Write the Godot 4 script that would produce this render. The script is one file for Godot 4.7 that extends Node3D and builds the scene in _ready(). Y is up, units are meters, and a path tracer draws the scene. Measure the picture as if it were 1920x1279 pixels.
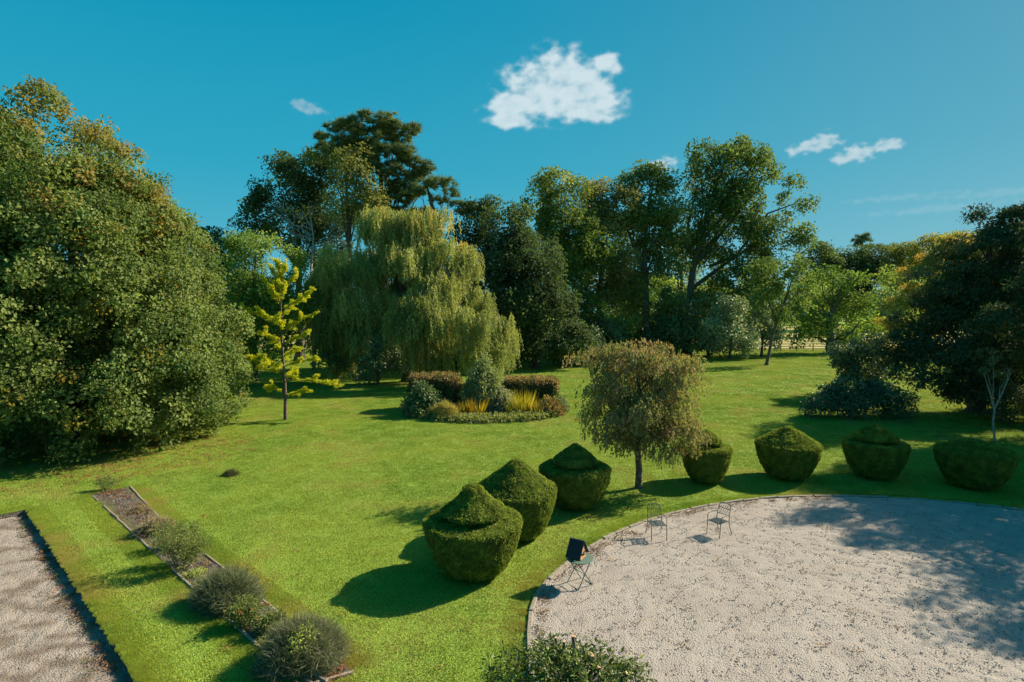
extends Node3D
# A country house garden seen from an upper window: lawn, clipped topiary, gravel court and tall trees.

const TREES := [
	{"name": "maple_tree", "label": "huge rounded maple with olive and brown tinged leaves sweeping down to the lawn", "kind": "maple", "category": "tree", "group": "", "at": [-24,-30], "trunk": [[-24,-0.1,-30,0.5],[-23.74,2.4,-30,0.42],[-23.37,7.57,-30,0.3],[-23.4,13.19,-30,0.12]], "lobes": [[-27.62,2.04,-24.86,1.79,2.24,1.79],[-28.39,1.57,-26.37,1.84,1.74,1.84],[-30.21,1.98,-27.79,1.67,1.64,1.67],[-30.64,1.78,-30.2,2.03,2.38,2.03],[-28.72,1.04,-31.93,1.83,1.89,1.83],[-28,1.54,-34.41,1.85,2.18,1.85],[-25.86,1.12,-34.99,1.62,1.7,1.62],[-23.29,1.52,-35.42,2.15,2.77,2.15],[-20.85,1.45,-34.56,2.39,2.28,2.39],[-18.94,1.33,-33.3,1.78,1.96,1.78],[-18.06,1.34,-31.63,2.01,2.44,2.01],[-18.32,1.25,-30.03,2.05,2.27,2.05],[-18.32,1.59,-27.99,1.84,1.99,1.84],[-19.62,2.07,-24.86,1.79,1.83,1.79],[-22.34,1.18,-25.16,1.98,1.97,1.98],[-24.21,2.16,-23.31,1.65,1.84,1.65],[-26.17,3.24,-24.11,2.2,2.95,2.2],[-28.64,3.57,-25.05,1.64,1.8,1.64],[-30.13,3.26,-26.85,2.07,2.74,2.07],[-31.23,3.5,-29.26,1.77,1.67,1.77],[-31.21,3.12,-32.06,1.67,1.51,1.67],[-29.43,3.17,-33.95,2.07,1.95,2.07],[-28.7,3.47,-34.92,2.24,2.73,2.24],[-25.93,3.17,-36.67,2.12,2.15,2.12],[-23.82,2.59,-36.57,1.65,1.5,1.65],[-21.86,3.62,-36.56,2.11,2.59,2.11],[-19.74,2.58,-34.35,2.2,2.73,2.2],[-18.12,3.48,-33.3,2.35,2.52,2.35],[-16.13,3.12,-30.79,1.84,2.33,1.84],[-17.2,2.83,-28.28,2.38,2.5,2.38],[-17.53,2.8,-26.01,1.88,1.82,1.88],[-19.49,2.64,-25.29,1.8,2.04,1.8],[-22.15,3.59,-23.76,1.94,1.94,1.94],[-24.37,2.59,-23.44,2.13,2,2.13],[-18.8,5.07,-25.17,2.28,2.62,2.28],[-21.71,4.31,-23.77,1.58,1.79,1.58],[-23.74,4.61,-23.54,2.22,2.95,2.22],[-27.04,4.6,-23.5,2.02,2.58,2.02],[-28.46,5.1,-25.35,1.91,1.86,1.91],[-29.66,4.86,-26.16,1.52,1.94,1.52],[-31.46,4.42,-27.97,1.65,2,1.65],[-30.63,5.05,-31.57,2.09,2.32,2.09],[-30.64,4.77,-33.76,1.53,1.56,1.53],[-29,4.88,-35.14,1.92,2.37,1.92],[-26.22,4.89,-37.01,1.57,1.62,1.57],[-23.62,4.71,-36.25,1.9,2.4,1.9],[-21.22,4.25,-35.91,1.87,1.69,1.87],[-20.09,4.67,-35.37,2.37,2.58,2.37],[-17.69,4.52,-32.79,1.99,2.1,1.99],[-16.6,4.04,-30.95,2.28,2.24,2.28],[-16.68,4.24,-28.74,2.34,2.46,2.34],[-17.62,5.01,-27.43,2.21,2.77,2.21],[-22.27,5.91,-23.68,1.92,2.59,1.92],[-24.87,5.87,-23.64,2.12,2.7,2.12],[-27.63,5.99,-23.9,1.76,1.62,1.76],[-29.7,6.12,-26.25,2.13,2.29,2.13],[-29.86,5.93,-27.66,2.24,2.29,2.24],[-30.99,6.14,-30.06,2.17,2.35,2.17],[-30.49,5.9,-32.91,2.26,2.53,2.26],[-29.33,5.81,-34.29,2.24,2.18,2.24],[-27.53,5.92,-36.07,1.8,1.92,1.8],[-25.85,5.72,-36.61,1.69,2.02,1.69],[-22.9,5.85,-35.9,2.23,2.79,2.23],[-20.96,6.38,-35.95,1.89,2.08,1.89],[-18.75,6.01,-33.53,2.13,2.51,2.13],[-17.39,5.81,-31.76,2.21,2.15,2.21],[-16.86,5.89,-30.21,1.94,2.53,1.94],[-17.99,6.01,-27.74,1.83,1.91,1.83],[-18.55,5.84,-26.27,2.21,2.15,2.21],[-21.32,6.38,-24.61,2.15,2.39,2.15],[-22.69,7.48,-35.63,1.73,1.76,1.73],[-19.35,7.1,-34.38,1.8,2.09,1.8],[-18.07,7.82,-33.21,1.54,1.75,1.54],[-18.07,7.84,-30.47,2.19,2.58,2.19],[-17.68,7.5,-28.59,1.82,2.16,1.82],[-19.05,7.56,-26.12,2.07,2.35,2.07],[-20.92,7.56,-25.02,2.31,2.42,2.31],[-23.22,7.88,-24.55,1.96,1.93,1.96],[-25.01,8.08,-24.82,2.39,3.11,2.39],[-26.99,8.14,-24.05,1.58,1.97,1.58],[-29.13,7.07,-26.14,2.17,2.75,2.17],[-30.32,7.02,-28.51,1.85,2.07,1.85],[-30.65,7.73,-29.86,1.94,2.56,1.94],[-30.25,7.57,-32.26,1.59,1.76,1.59],[-28.95,7.68,-33.68,2.34,2.77,2.34],[-26.46,7.32,-35.24,2.03,2.43,2.03],[-24.28,7.65,-35.33,2.23,2.43,2.23],[-30.36,8.75,-30.1,2.23,2.09,2.23],[-29.92,9.11,-32.05,1.79,2.04,1.79],[-27.43,8.89,-34.82,1.51,1.83,1.51],[-26.51,9.6,-35.51,1.72,2.25,1.72],[-23.16,8.86,-35.67,1.63,1.51,1.63],[-21.29,9.44,-34.1,2.28,2.56,2.28],[-19.21,9.58,-32.21,2.34,2.46,2.34],[-17.79,8.57,-31.03,1.81,2.01,1.81],[-18.96,9.07,-28.91,2.2,2.11,2.2],[-19.3,8.68,-26.24,2.13,2.43,2.13],[-22.39,9.14,-25.41,2.35,2.62,2.35],[-23.54,9.02,-24.48,2.08,2.56,2.08],[-26.54,9.62,-25.41,1.94,2.11,1.94],[-28.12,9.18,-26.21,2.3,2.71,2.3],[-29.68,8.92,-27.86,2.11,2.42,2.11],[-29.79,10.08,-31.74,1.64,1.5,1.64],[-28.08,11.01,-33.25,2.21,2.45,2.21],[-26.9,10.42,-34.46,1.53,1.73,1.53],[-24.18,10.06,-34.64,2.21,2.97,2.21],[-21.99,10.34,-35.02,1.82,1.95,1.82],[-20.11,10.51,-33.05,1.81,1.93,1.81],[-19.06,10.53,-30.51,1.99,2.38,1.99],[-19.58,10.9,-28.69,2.19,2.9,2.19],[-20.43,10.32,-26.88,2.14,2.75,2.14],[-21.93,10.8,-25.62,2.12,2.09,2.12],[-25.13,11.11,-25.37,1.87,2.17,1.87],[-26.86,10.48,-25.66,2,2.55,2],[-28.79,10.65,-27.43,1.86,2,1.86],[-29.53,10.47,-28.61,1.91,2.22,1.91],[-29.54,11.69,-30.48,1.56,1.72,1.56],[-28.05,12.27,-32.7,1.72,1.94,1.72],[-25.35,12.5,-34.13,2.08,2.8,2.08],[-23.34,12.65,-33.84,2.03,1.94,2.03],[-20.97,11.81,-34.02,1.55,1.71,1.55],[-19.95,12.07,-31.28,2.13,2.18,2.13],[-19.84,12.33,-29.54,1.93,2.21,1.93],[-20.35,11.79,-26.98,1.99,2.58,1.99],[-23.21,11.64,-25.22,1.62,1.76,1.62],[-25.97,11.57,-25.56,2.34,2.21,2.34],[-27.09,12.29,-26.23,2.25,2.42,2.25],[-28.66,12.54,-28.32,2.14,2.48,2.14],[-24.37,13.1,-34.2,1.87,2.03,1.87],[-23.11,14.07,-32.48,2.39,2.54,2.39],[-20.18,13.33,-31.37,1.67,1.56,1.67],[-20.89,13.78,-28.94,1.65,1.7,1.65],[-22.14,13.13,-27.12,2.3,2.31,2.3],[-24.04,14.19,-27.08,1.85,2.14,1.85],[-26.74,13.34,-27.31,2.17,2.45,2.17],[-27.96,13.53,-27.82,1.52,1.64,1.52],[-27.79,13.69,-30.94,2.23,2.09,2.23],[-27.4,13.41,-31.87,2.38,2.51,2.38],[-23.59,15.45,-31.65,1.62,2.07,1.62],[-21.22,14.5,-28.9,1.21,1.57,1.21],[-23.84,14.77,-27.19,1.24,1.12,1.24],[-26.5,15.37,-28.69,1.57,2.01,1.57],[-26.82,15.39,-30.2,1.7,2.01,1.7],[-25.21,15.05,-32.31,1.38,1.38,1.38],[-25.78,16.42,-29.46,1.31,1.75,1.31],[-24.46,16.87,-30.15,1.61,2.14,1.61],[-24.14,16.39,-29.37,1.67,1.79,1.67],[-24,4,-30,5.3,2.6,5.3],[-24,7.5,-30,4.8,2.6,4.8],[-24,11,-30,3.8,2.6,3.8]], "seed": 11},
	{"name": "maple_tree", "label": "dark maple half hidden behind the huge rounded maple", "kind": "broad", "category": "tree", "group": "", "at": [-41.84,-44], "trunk": [[-41.84,-0.1,-44,0.47],[-41.74,5.92,-44,0.36],[-41.64,13.82,-44,0.16]], "lobes": [[-40.74,19.74,-44,2.51,2.93,2.72],[-42.18,16.08,-44,4.61,5.03,4.82],[-39.22,17.3,-44,2.51,3.77,3.14],[-43.32,10.33,-44,5.87,6.7,6.29]], "seed": 12, "cols": [[0.03,0.055,0.02],[0.055,0.085,0.025]]},
	{"name": "field_maple", "label": "light green bushy tree between the huge maple and the willow", "kind": "broad", "category": "tree", "group": "", "at": [-22.99,-50], "trunk": [[-22.99,0.59,-50,0.22],[-23.18,4.14,-50,0.18],[-23.27,7.95,-50,0.14],[-22.7,11.72,-50,0.06]], "lobes": [[-22.69,12.19,-50,2.76,2.48,2.62],[-24.62,10.78,-50,2.14,2.38,2.26],[-20.6,10.55,-50,2,2.38,2.19],[-24.22,7.95,-50,2.62,2.86,2.74],[-21.63,7,-50,2.62,3.33,2.98],[-24.79,4.62,-50,2.14,2.38,2.26],[-19.71,7.95,-50,1.67,2.86,2.26],[-22.92,3.19,-50,2.86,1.9,2.38]], "seed": 13, "cols": [[0.075,0.12,0.03],[0.13,0.18,0.045]], "dens": 0.8},
	{"name": "dark_thicket_tree", "label": "dark leafy tree filling the gap behind the light green bushy tree", "kind": "broad", "category": "tree", "group": "", "at": [-31.83,-62], "trunk": [[-31.83,-0.1,-62,0.35],[-31.73,4.03,-62,0.26],[-31.63,9.41,-62,0.12]], "lobes": [[-32.82,13.44,-62,2.66,2.66,2.66],[-31.18,9.35,-62,2.95,3.54,3.25],[-33.57,8.18,-62,3.54,4.72,4.13],[-27.15,5.82,-62,3.54,3.54,3.54],[-23.63,4.64,-62,2.95,3.54,3.25]], "seed": 14, "cols": [[0.03,0.055,0.02],[0.05,0.08,0.03]]},
	{"name": "umbrella_pine", "label": "tall umbrella pine with flat topped needle pads rising behind the willow", "kind": "pine", "category": "tree", "group": "", "at": [-16.31,-70], "trunk": [[-16.31,1.66,-70,0.42],[-16.11,16.89,-70,0.34],[-16.1,22.75,-70,0.28],[-16.69,27.26,-70,0.14],[-16.99,29.51,-70,0.06]], "lobes": [[-16.99,29.7,-70,3.67,1.2,2.43],[-14.26,28.85,-71,3.04,1.22,2.13],[-20.92,28.8,-70,2.8,1.2,2],[-23.57,27.97,-72,2.33,1.23,1.78],[-17.67,27.78,-70,4.67,1.33,3],[-12.61,28.07,-71,1.76,0.95,1.35],[-14.86,25.7,-69,3.94,1.31,2.63],[-19.94,26.25,-71,4.06,1.35,2.7],[-12.47,24.56,-70,2.8,1.2,2],[-15.18,23.43,-68,2.59,1.17,1.88],[-11.17,23.39,-70,2,0.93,1.47],[-13.48,21.97,-70,3.2,0.93,2.07],[-14.6,20.47,-69,3.29,0.79,2.04],[-11.18,21.32,-70,1.6,0.67,1.13],[-17.38,19.35,-71,3.38,0.95,2.16],[-12.19,18.98,-70,2.67,0.67,1.67]], "seed": 21},
	{"name": "small_pine", "label": "slender pine with bare curving stem beside the umbrella pine", "kind": "pine", "category": "tree", "group": "", "at": [-8.83,-67], "trunk": [[-8.83,1.89,-67,0.26],[-9.1,16.46,-67,0.22],[-9.33,18.96,-67,0.19],[-9.95,21.14,-67,0.12],[-10.06,21.95,-67,0.05]], "lobes": [[-10.06,21.95,-67,1.66,0.77,1.21],[-8.05,21.76,-67,1.4,0.7,1.05],[-7.05,20.71,-67,1.15,0.57,0.86],[-6.62,19.34,-67,1.02,0.45,0.73],[-8.51,20.08,-67,1.15,0.51,0.83],[-10.58,20.71,-67,1.02,0.51,0.77],[-6.18,18.46,-67,0.64,0.32,0.48]], "seed": 22},
	{"name": "evergreen_oak", "label": "broad dark evergreen oak standing behind the umbrella pine", "kind": "broad", "category": "tree", "group": "", "at": [-28.91,-76], "trunk": [[-28.91,-0.1,-76,0.63],[-28.81,8.28,-76,0.47],[-28.71,19.32,-76,0.21]], "lobes": [[-29.99,23.04,-76,4.49,3.98,4.23],[-32.92,19.86,-76,3.04,3.26,3.15],[-26.73,25.5,-76,3.62,3.04,3.33],[-28.66,18.45,-76,5.07,2.9,3.98],[-35.06,20.22,-76,1.45,1.74,1.59],[-24.33,19.86,-76,4.34,4.34,4.34],[-35.13,17.74,-76,2.17,1.45,1.81],[-22.77,27.6,-76,2.61,2.17,2.39],[-25.85,15.6,-76,4.34,2.9,3.62],[-30.63,26.2,-76,1.81,1.59,1.7]], "seed": 23, "cols": [[0.028,0.048,0.022],[0.05,0.075,0.03]], "dens": 1},
	{"name": "tawny_oak", "label": "tawny leaved oak with yellowing crown in front of the umbrella pine", "kind": "broad", "category": "tree", "group": "", "at": [-18.91,-66], "trunk": [[-18.91,1.97,-66,0.3],[-19,15.71,-66,0.24],[-19.23,20.62,-66,0.14],[-19.18,23.67,-66,0.06]], "lobes": [[-19.8,23.19,-66,2.51,2.01,2.26],[-17.43,24.53,-66,1.76,1.51,1.63],[-17.85,21.23,-66,2.77,2.51,2.64],[-18.96,18.17,-66,3.02,2.51,2.77],[-21.5,25.19,-66,1.38,1.01,1.19],[-16.78,18.17,-66,2.26,2.51,2.39],[-23.18,24.28,-66,1.01,0.75,0.88]], "seed": 24, "cols": [[0.085,0.1,0.03],[0.16,0.15,0.045]], "dens": 0.7},
	{"name": "weeping_willow", "label": "large weeping willow with golden green trailing curtains over the lawn", "kind": "willow", "category": "tree", "group": "", "at": [-10.09,-54], "trunk": [[-10.09,-0.02,-54,0.55],[-10.3,3.91,-54,0.5],[-10.66,9.05,-54,0.35],[-10.19,14.63,-54,0.12]], "lobes": [[-9.68,14.88,-54,3.86,2.16,3.01],[-11.96,15.13,-54,3.09,1.75,2.42],[-20.9,8.04,-55,1.57,2.1,1.83],[-0.76,3.97,-53,1.21,1.51,1.36],[-18.21,8.02,-54,2.37,2.57,2.47],[-8.14,16.04,-54,2.06,1.23,1.65],[-6.43,10.01,-53,1.82,1.72,1.77],[-10.45,8.04,-55,2.62,1.89,2.25],[-17.17,4.98,-53,2.32,1.82,2.07],[-13,14.12,-54,2.83,2.31,2.57],[-6.38,12.61,-54,2.47,2.06,2.26],[-15.3,11.51,-53,3.13,2.27,2.7],[-10.79,11.01,-53,4.8,2.78,3.79],[-4.71,10.58,-54,1.34,1.75,1.54],[-17.98,10.12,-55,2.1,2.1,2.1],[-13.34,7.99,-52,3.47,1.98,2.72],[-7.6,7.38,-50,2.95,1.62,2.29],[-4.28,6.53,-50,1.24,1.24,1.24],[-1.73,6.01,-52,1.68,1.29,1.49],[-16.44,6.49,-54,2.57,1.85,2.21],[-3.19,8.06,-56,1.6,1.39,1.49],[-5.59,6.53,-49,1.87,1.4,1.63],[-9.51,6.53,-50,1.9,1.43,1.67],[-2.57,6.07,-49,1.21,1.12,1.17],[-7.63,4.14,-50,2.38,1.43,1.9],[-1.7,3.84,-51,1.26,1.26,1.26],[-16.48,3.91,-54,2.06,1.54,1.8],[-3.74,4.2,-49,1.12,1.12,1.12],[-12.89,4.53,-52,2.48,1.49,1.98]], "seed": 31},
	{"name": "laurel_shrub", "label": "dark glossy shrub with drooping branches under the willow edge", "kind": "shrub", "category": "shrub", "group": "", "at": [-17.05,-54], "trunk": [[-17.05,-0.1,-54,0.14],[-16.95,0.86,-54,0.1],[-16.85,2.02,-54,0.06]], "lobes": [[-17.13,2.62,-54,1.85,1.54,1.7],[-18.31,2.88,-54,1.13,1.34,1.23],[-15.74,2.36,-54,1.03,1.03,1.03]], "seed": 32, "cols": [[0.045,0.075,0.03],[0.08,0.12,0.05]]},
	{"name": "laurel_shrub", "label": "grey green arching shrub beneath the willow curtains", "kind": "shrub", "category": "shrub", "group": "", "at": [-12.49,-51.5], "trunk": [[-12.49,-0.1,-51.5,0.15],[-12.39,1.07,-51.5,0.11],[-12.29,2.49,-51.5,0.06]], "lobes": [[-12.8,1.89,-51.5,1.67,1.37,1.52],[-11.42,2.28,-51.5,1.37,1.18,1.28],[-12.04,3.56,-51.5,1.28,1.08,1.18]], "seed": 33, "cols": [[0.05,0.08,0.04],[0.1,0.135,0.07]]},
	{"name": "dark_thicket_tree", "label": "low dark thicket tree standing behind the willow trunk", "kind": "broad", "category": "tree", "group": "", "at": [-10.67,-66], "trunk": [[-10.67,-0.1,-66,0.2],[-10.57,1.72,-66,0.15],[-10.47,4.02,-66,0.07]], "lobes": [[-16.97,5.12,-66,3.14,3.14,3.14],[-12.56,5.75,-66,3.77,3.14,3.46],[-8.18,4.49,-66,3.77,3.14,3.46],[-5.04,2.6,-66,3.14,2.26,2.7],[-15.13,1.65,-66,3.77,1.76,2.77],[-10.09,1.46,-66,3.77,1.63,2.7]], "seed": 34, "cols": [[0.026,0.046,0.02],[0.045,0.07,0.028]], "dens": 1.1},
	{"name": "yew_tree", "label": "dense dark yew with layered crown next to the willow", "kind": "broad", "category": "tree", "group": "", "at": [-1.94,-68], "trunk": [[-1.94,-0.1,-68,0.46],[-1.84,5.74,-68,0.35],[-1.74,13.4,-68,0.15]], "lobes": [[-3.84,17.87,-68,2.72,2.33,2.53],[-4.82,15.33,-68,2.59,2.59,2.59],[-1.28,15.97,-68,3.89,2.91,3.4],[-1.93,11.5,-68,4.02,4.53,4.27],[-3.88,8.29,-68,3.24,4.53,3.89],[-0.65,5.06,-68,3.89,4.53,4.21],[-2.24,19.14,-68,1.68,1.3,1.49],[-1.62,2.46,-68,3.89,1.94,2.91],[0,14.06,-68,3.24,2.59,2.91],[-5.15,12.14,-68,2.59,3.24,2.91]], "seed": 41, "cols": [[0.028,0.048,0.022],[0.05,0.075,0.032]], "dens": 1.2},
	{"name": "yew_tree", "label": "spreading near black yew in front of the tall plane trees", "kind": "broad", "category": "tree", "group": "", "at": [2.82,-66], "trunk": [[2.82,-0.1,-66,0.44],[2.92,5.36,-66,0.33],[3.02,12.5,-66,0.15]], "lobes": [[1.56,13.85,-66,3.14,2.83,2.99],[3.13,10.75,-66,3.77,3.77,3.77],[1.26,7,-66,3.77,4.4,4.09],[4.4,5.75,-66,3.46,3.77,3.61],[2.52,2.6,-66,4.4,2.2,3.3],[6.3,3.23,-66,2.83,2.39,2.61],[0.12,17.86,-66,2.14,1.26,1.7]], "seed": 42, "cols": [[0.026,0.046,0.022],[0.048,0.072,0.03]], "dens": 1.2},
	{"name": "oak_tree", "label": "tall yellow tinged oak, first of the tall row next to the yews", "kind": "broad", "category": "tree", "group": "tall trees at the end of the lawn", "at": [6.87,-76], "trunk": [[6.87,-0.1,-76,0.55],[6.97,6.97,-76,0.41],[7.07,16.27,-76,0.18]], "lobes": [[6.07,23.25,-76,2.75,2.46,2.61],[4.15,20.43,-76,2.46,2.75,2.61],[8.58,21.84,-76,2.32,2.46,2.39],[7.16,18.45,-76,4.2,3.47,3.84],[5.02,16.31,-76,2.9,3.62,3.26],[8.98,14.89,-76,3.62,3.98,3.8],[7.21,10.6,-76,3.98,3.62,3.8],[9.39,7.72,-76,3.33,3.18,3.26],[5.78,6.28,-76,3.33,2.9,3.11]], "seed": 51, "cols": [[0.05,0.08,0.022],[0.1,0.125,0.03]], "acc": [[0.28,0.26,0.03],0.1], "dens": 1.1},
	{"name": "oak_tree", "label": "tall brownish oak between the yellow tinged oak and the plane trees", "kind": "broad", "category": "tree", "group": "tall trees at the end of the lawn", "at": [12.08,-80], "trunk": [[12.08,0.13,-80,0.42],[12.34,5.48,-80,0.36],[12.72,13.05,-80,0.26],[12.96,20.54,-80,0.1]], "lobes": [[12.78,23.36,-80,2.9,2.29,2.59],[14.68,21.28,-80,2.74,2.74,2.74],[10.92,20.54,-80,2.59,2.74,2.67],[13.59,17.55,-80,3.5,3.35,3.43],[11.36,13.8,-80,3.35,3.2,3.28],[15.15,13.05,-80,2.74,3.05,2.9],[12.16,8.52,-80,3.5,2.59,3.05],[15.58,8.52,-80,2.74,2.74,2.74],[10.67,4.72,-80,3.05,2.29,2.67]], "seed": 52, "cols": [[0.075,0.085,0.03],[0.13,0.12,0.045]], "dens": 1.1},
	{"name": "plane_tree", "label": "tall open crowned plane tree with sky showing through its limbs", "kind": "broad", "category": "tree", "group": "tall trees at the end of the lawn", "at": [19.9,-82], "trunk": [[19.9,0.12,-82,0.6],[19.67,5.44,-82,0.5],[19.23,14.74,-82,0.4],[19.69,20.88,-82,0.22],[20.4,25.44,-82,0.08]], "lobes": [[20.39,25.75,-82,3.44,2.03,2.73],[17.72,24.53,-82,2.19,2.19,2.19],[22.97,23.77,-82,2.5,2.34,2.42],[19.91,21.64,-82,4.06,2.5,3.28],[17.16,19.35,-82,2.34,2.66,2.5],[23.35,19.35,-82,2.19,2.81,2.5],[18.61,14.74,-82,2.34,2.03,2.19],[22.51,13.2,-82,2.34,2.34,2.34],[21.3,16.28,-82,2.81,2.34,2.58],[17.89,10.11,-82,2.66,2.34,2.5],[22.98,8.56,-82,2.66,2.66,2.66]], "seed": 53, "cols": [[0.045,0.075,0.025],[0.095,0.125,0.04]], "dens": 1.15, "limbs": [[[19.43,11.66,-82,0.3],[17.03,17.82,-82,0.2],[15.82,21.64,-82,0.08]],[[19.23,14.74,-82,0.3],[22.04,18.58,-82,0.18],[23.89,23.93,-82,0.07]],[[19.47,8.56,-82,0.25],[15.53,13.2,-82,0.16],[13.94,17.05,-82,0.06]]]},
	{"name": "plane_tree", "label": "tallest plane tree, highest crown above the row with a ragged side limb", "kind": "broad", "category": "tree", "group": "tall trees at the end of the lawn", "at": [26.94,-86], "trunk": [[26.94,0.11,-86,0.7],[27.16,6.18,-86,0.6],[27.68,13.5,-86,0.48],[29.56,21.55,-86,0.3],[32.39,29.52,-86,0.1]], "lobes": [[32.6,30.71,-86,5.08,2.78,3.93],[29.41,29.12,-86,3.28,2.95,3.11],[36.91,29.12,-86,3.11,3.11,3.11],[38.73,27.14,-86,1.64,1.47,1.56],[31.5,25.55,-86,5.41,3.77,4.59],[35.98,23.95,-86,3.6,3.93,3.77],[28.49,22.36,-86,3.28,3.6,3.44],[33.25,19.55,-86,5.08,3.93,4.5],[38.15,18.34,-86,2.78,3.6,3.19],[29.67,15.93,-86,3.93,3.44,3.69],[35.01,13.5,-86,4.59,3.77,4.18],[39.08,13.5,-86,2.13,2.78,2.46],[31.02,9.45,-86,4.91,3.6,4.26],[36.76,8.63,-86,3.6,3.28,3.44],[26.78,18.34,-86,2.46,3.28,2.87],[42.3,25.73,-85,1.78,1.3,1.54],[43.82,22.97,-85,1.62,1.21,1.42],[41.65,23.79,-86,1.15,0.82,0.98],[41.35,19.95,-86,1.97,1.31,1.64],[43.97,19.15,-86,1.8,1.31,1.56],[45.64,17.38,-86,1.15,0.98,1.06],[42.65,17.06,-86,1.64,1.15,1.39]], "seed": 54, "cols": [[0.04,0.07,0.022],[0.085,0.115,0.035]], "dens": 1, "limbs": [[[27.68,13.5,-86,0.36],[31.65,18.34,-86,0.26],[35.6,23.15,-86,0.16],[37.48,28.73,-86,0.06]],[[27.58,10.26,-86,0.34],[34.16,15.12,-86,0.22],[38.87,21.55,-86,0.14],[42.88,22.99,-86,0.08],[44.91,22.76,-86,0.04]],[[30.13,13.5,-86,0.26],[35.77,15.93,-86,0.18],[39.75,19.15,-86,0.12],[43.83,18.34,-86,0.05]],[[27.33,15.12,-86,0.3],[26.75,19.95,-86,0.2],[28.26,26.34,-86,0.08]],[[31.04,8.63,-86,0.2],[35.9,10.26,-86,0.12],[38.27,13.5,-86,0.05]]]},
	{"name": "hornbeam_tree", "label": "mid green hornbeam filling the gap between the brownish oak and the open plane tree", "kind": "broad", "category": "tree", "group": "tall trees at the end of the lawn", "at": [18.37,-92], "trunk": [[18.37,-0.1,-92,0.49],[18.47,6.13,-92,0.37],[18.57,14.3,-92,0.16]], "lobes": [[18.39,20.43,-92,3.5,3.68,3.59],[17.41,14.82,-92,4.03,4.03,4.03],[19.04,9.62,-92,4.21,4.21,4.21],[18.23,3.94,-92,4.38,3.33,3.86]], "seed": 55, "cols": [[0.05,0.08,0.025],[0.095,0.125,0.04]], "dens": 0.9},
	{"name": "hornbeam_tree", "label": "mid green hornbeam filling the gap between the open and the tallest plane tree", "kind": "broad", "category": "tree", "group": "tall trees at the end of the lawn", "at": [28.45,-95], "trunk": [[28.45,-0.1,-95,0.5],[28.55,6.26,-95,0.37],[28.65,14.6,-95,0.17]], "lobes": [[28.31,20.86,-95,2.9,3.62,3.26],[27.69,15.08,-95,3.8,4.16,3.98],[29.05,9.25,-95,4.16,4.16,4.16],[28.51,3.57,-95,4.52,3.26,3.89]], "seed": 56, "cols": [[0.05,0.08,0.025],[0.09,0.12,0.04]], "dens": 0.9},
	{"name": "holly_bush", "label": "dark holly bush at the foot of the yellow tinged oak", "kind": "shrub", "category": "bush", "group": "shrubs under the tall trees", "at": [8.65,-70], "trunk": [[8.65,-0.1,-70,0.14],[8.75,0.9,-70,0.1],[8.85,2.1,-70,0.06]], "lobes": [[8.68,3,-70,2.8,2.27,2.53],[6.68,2,-70,2,1.73,1.87],[10.36,2,-70,1.73,1.47,1.6]], "seed": 61, "cols": [[0.03,0.055,0.025],[0.06,0.09,0.045]]},
	{"name": "elder_bush", "label": "sunlit green elder bush behind the brownish oak trunk", "kind": "shrub", "category": "bush", "group": "shrubs under the tall trees", "at": [17.57,-84], "trunk": [[17.57,-0.1,-84,0.19],[17.67,1.62,-84,0.14],[17.77,3.78,-84,0.07]], "lobes": [[17.19,5.4,-84,2.88,3.2,3.04],[15.22,3,-84,2.88,2.4,2.64],[19.63,2.2,-84,2.4,2.4,2.4]], "seed": 62, "cols": [[0.07,0.11,0.03],[0.13,0.17,0.045]]},
	{"name": "laurel_bush", "label": "broad dark laurel bush in front of the tallest plane trunk", "kind": "shrub", "category": "bush", "group": "shrubs under the tall trees", "at": [23.58,-80], "trunk": [[23.58,-0.1,-80,0.2],[23.68,1.87,-80,0.15],[23.78,4.37,-80,0.08]], "lobes": [[22.87,3.96,-80,3.05,2.74,2.9],[25.94,2.81,-80,2.59,2.13,2.36],[21.37,2.05,-80,2.59,1.83,2.21],[24.74,6.24,-80,1.98,1.98,1.98]], "seed": 63, "cols": [[0.035,0.06,0.025],[0.065,0.095,0.04]]},
	{"name": "variegated_bush", "label": "pale grey green variegated bush beside the slender leaning tree", "kind": "shrub", "category": "bush", "group": "shrubs under the tall trees", "at": [30.41,-78], "trunk": [[30.41,-0.1,-78,0.21],[30.51,1.88,-78,0.15],[30.61,4.38,-78,0.08]], "lobes": [[30.8,6.26,-78,2.53,2.23,2.38],[28.99,4.03,-78,2.53,2.38,2.45],[32.35,3.29,-78,2.23,2.23,2.23],[27.84,5.52,-78,1.78,1.78,1.78]], "seed": 64, "cols": [[0.09,0.12,0.065],[0.17,0.2,0.12]]},
	{"name": "laurel_bush", "label": "grey leaved bush behind the slender leaning tree trunk", "kind": "shrub", "category": "bush", "group": "shrubs under the tall trees", "at": [36.65,-82], "trunk": [[36.65,-0.1,-82,0.23],[36.75,2.22,-82,0.17],[36.85,5.17,-82,0.08]], "lobes": [[36.31,4.66,-82,2.34,2.34,2.34],[35.47,7.39,-82,2.03,2.03,2.03],[38.15,3.1,-82,1.41,1.72,1.56]], "seed": 65, "cols": [[0.06,0.09,0.045],[0.12,0.15,0.08]]},
	{"name": "privet_bush", "label": "tall dark privet behind the plane tree trunk", "kind": "shrub", "category": "bush", "group": "shrubs under the tall trees", "at": [22.17,-88], "trunk": [[22.17,-0.1,-88,0.17],[22.27,1.35,-88,0.13],[22.37,3.14,-88,0.07]], "lobes": [[22.21,4.49,-88,3.35,3.35,3.35],[19.73,1.97,-88,2.85,2.01,2.43],[25.18,1.97,-88,2.51,2.01,2.26]], "seed": 66, "cols": [[0.04,0.065,0.025],[0.08,0.11,0.04]]},
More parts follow.
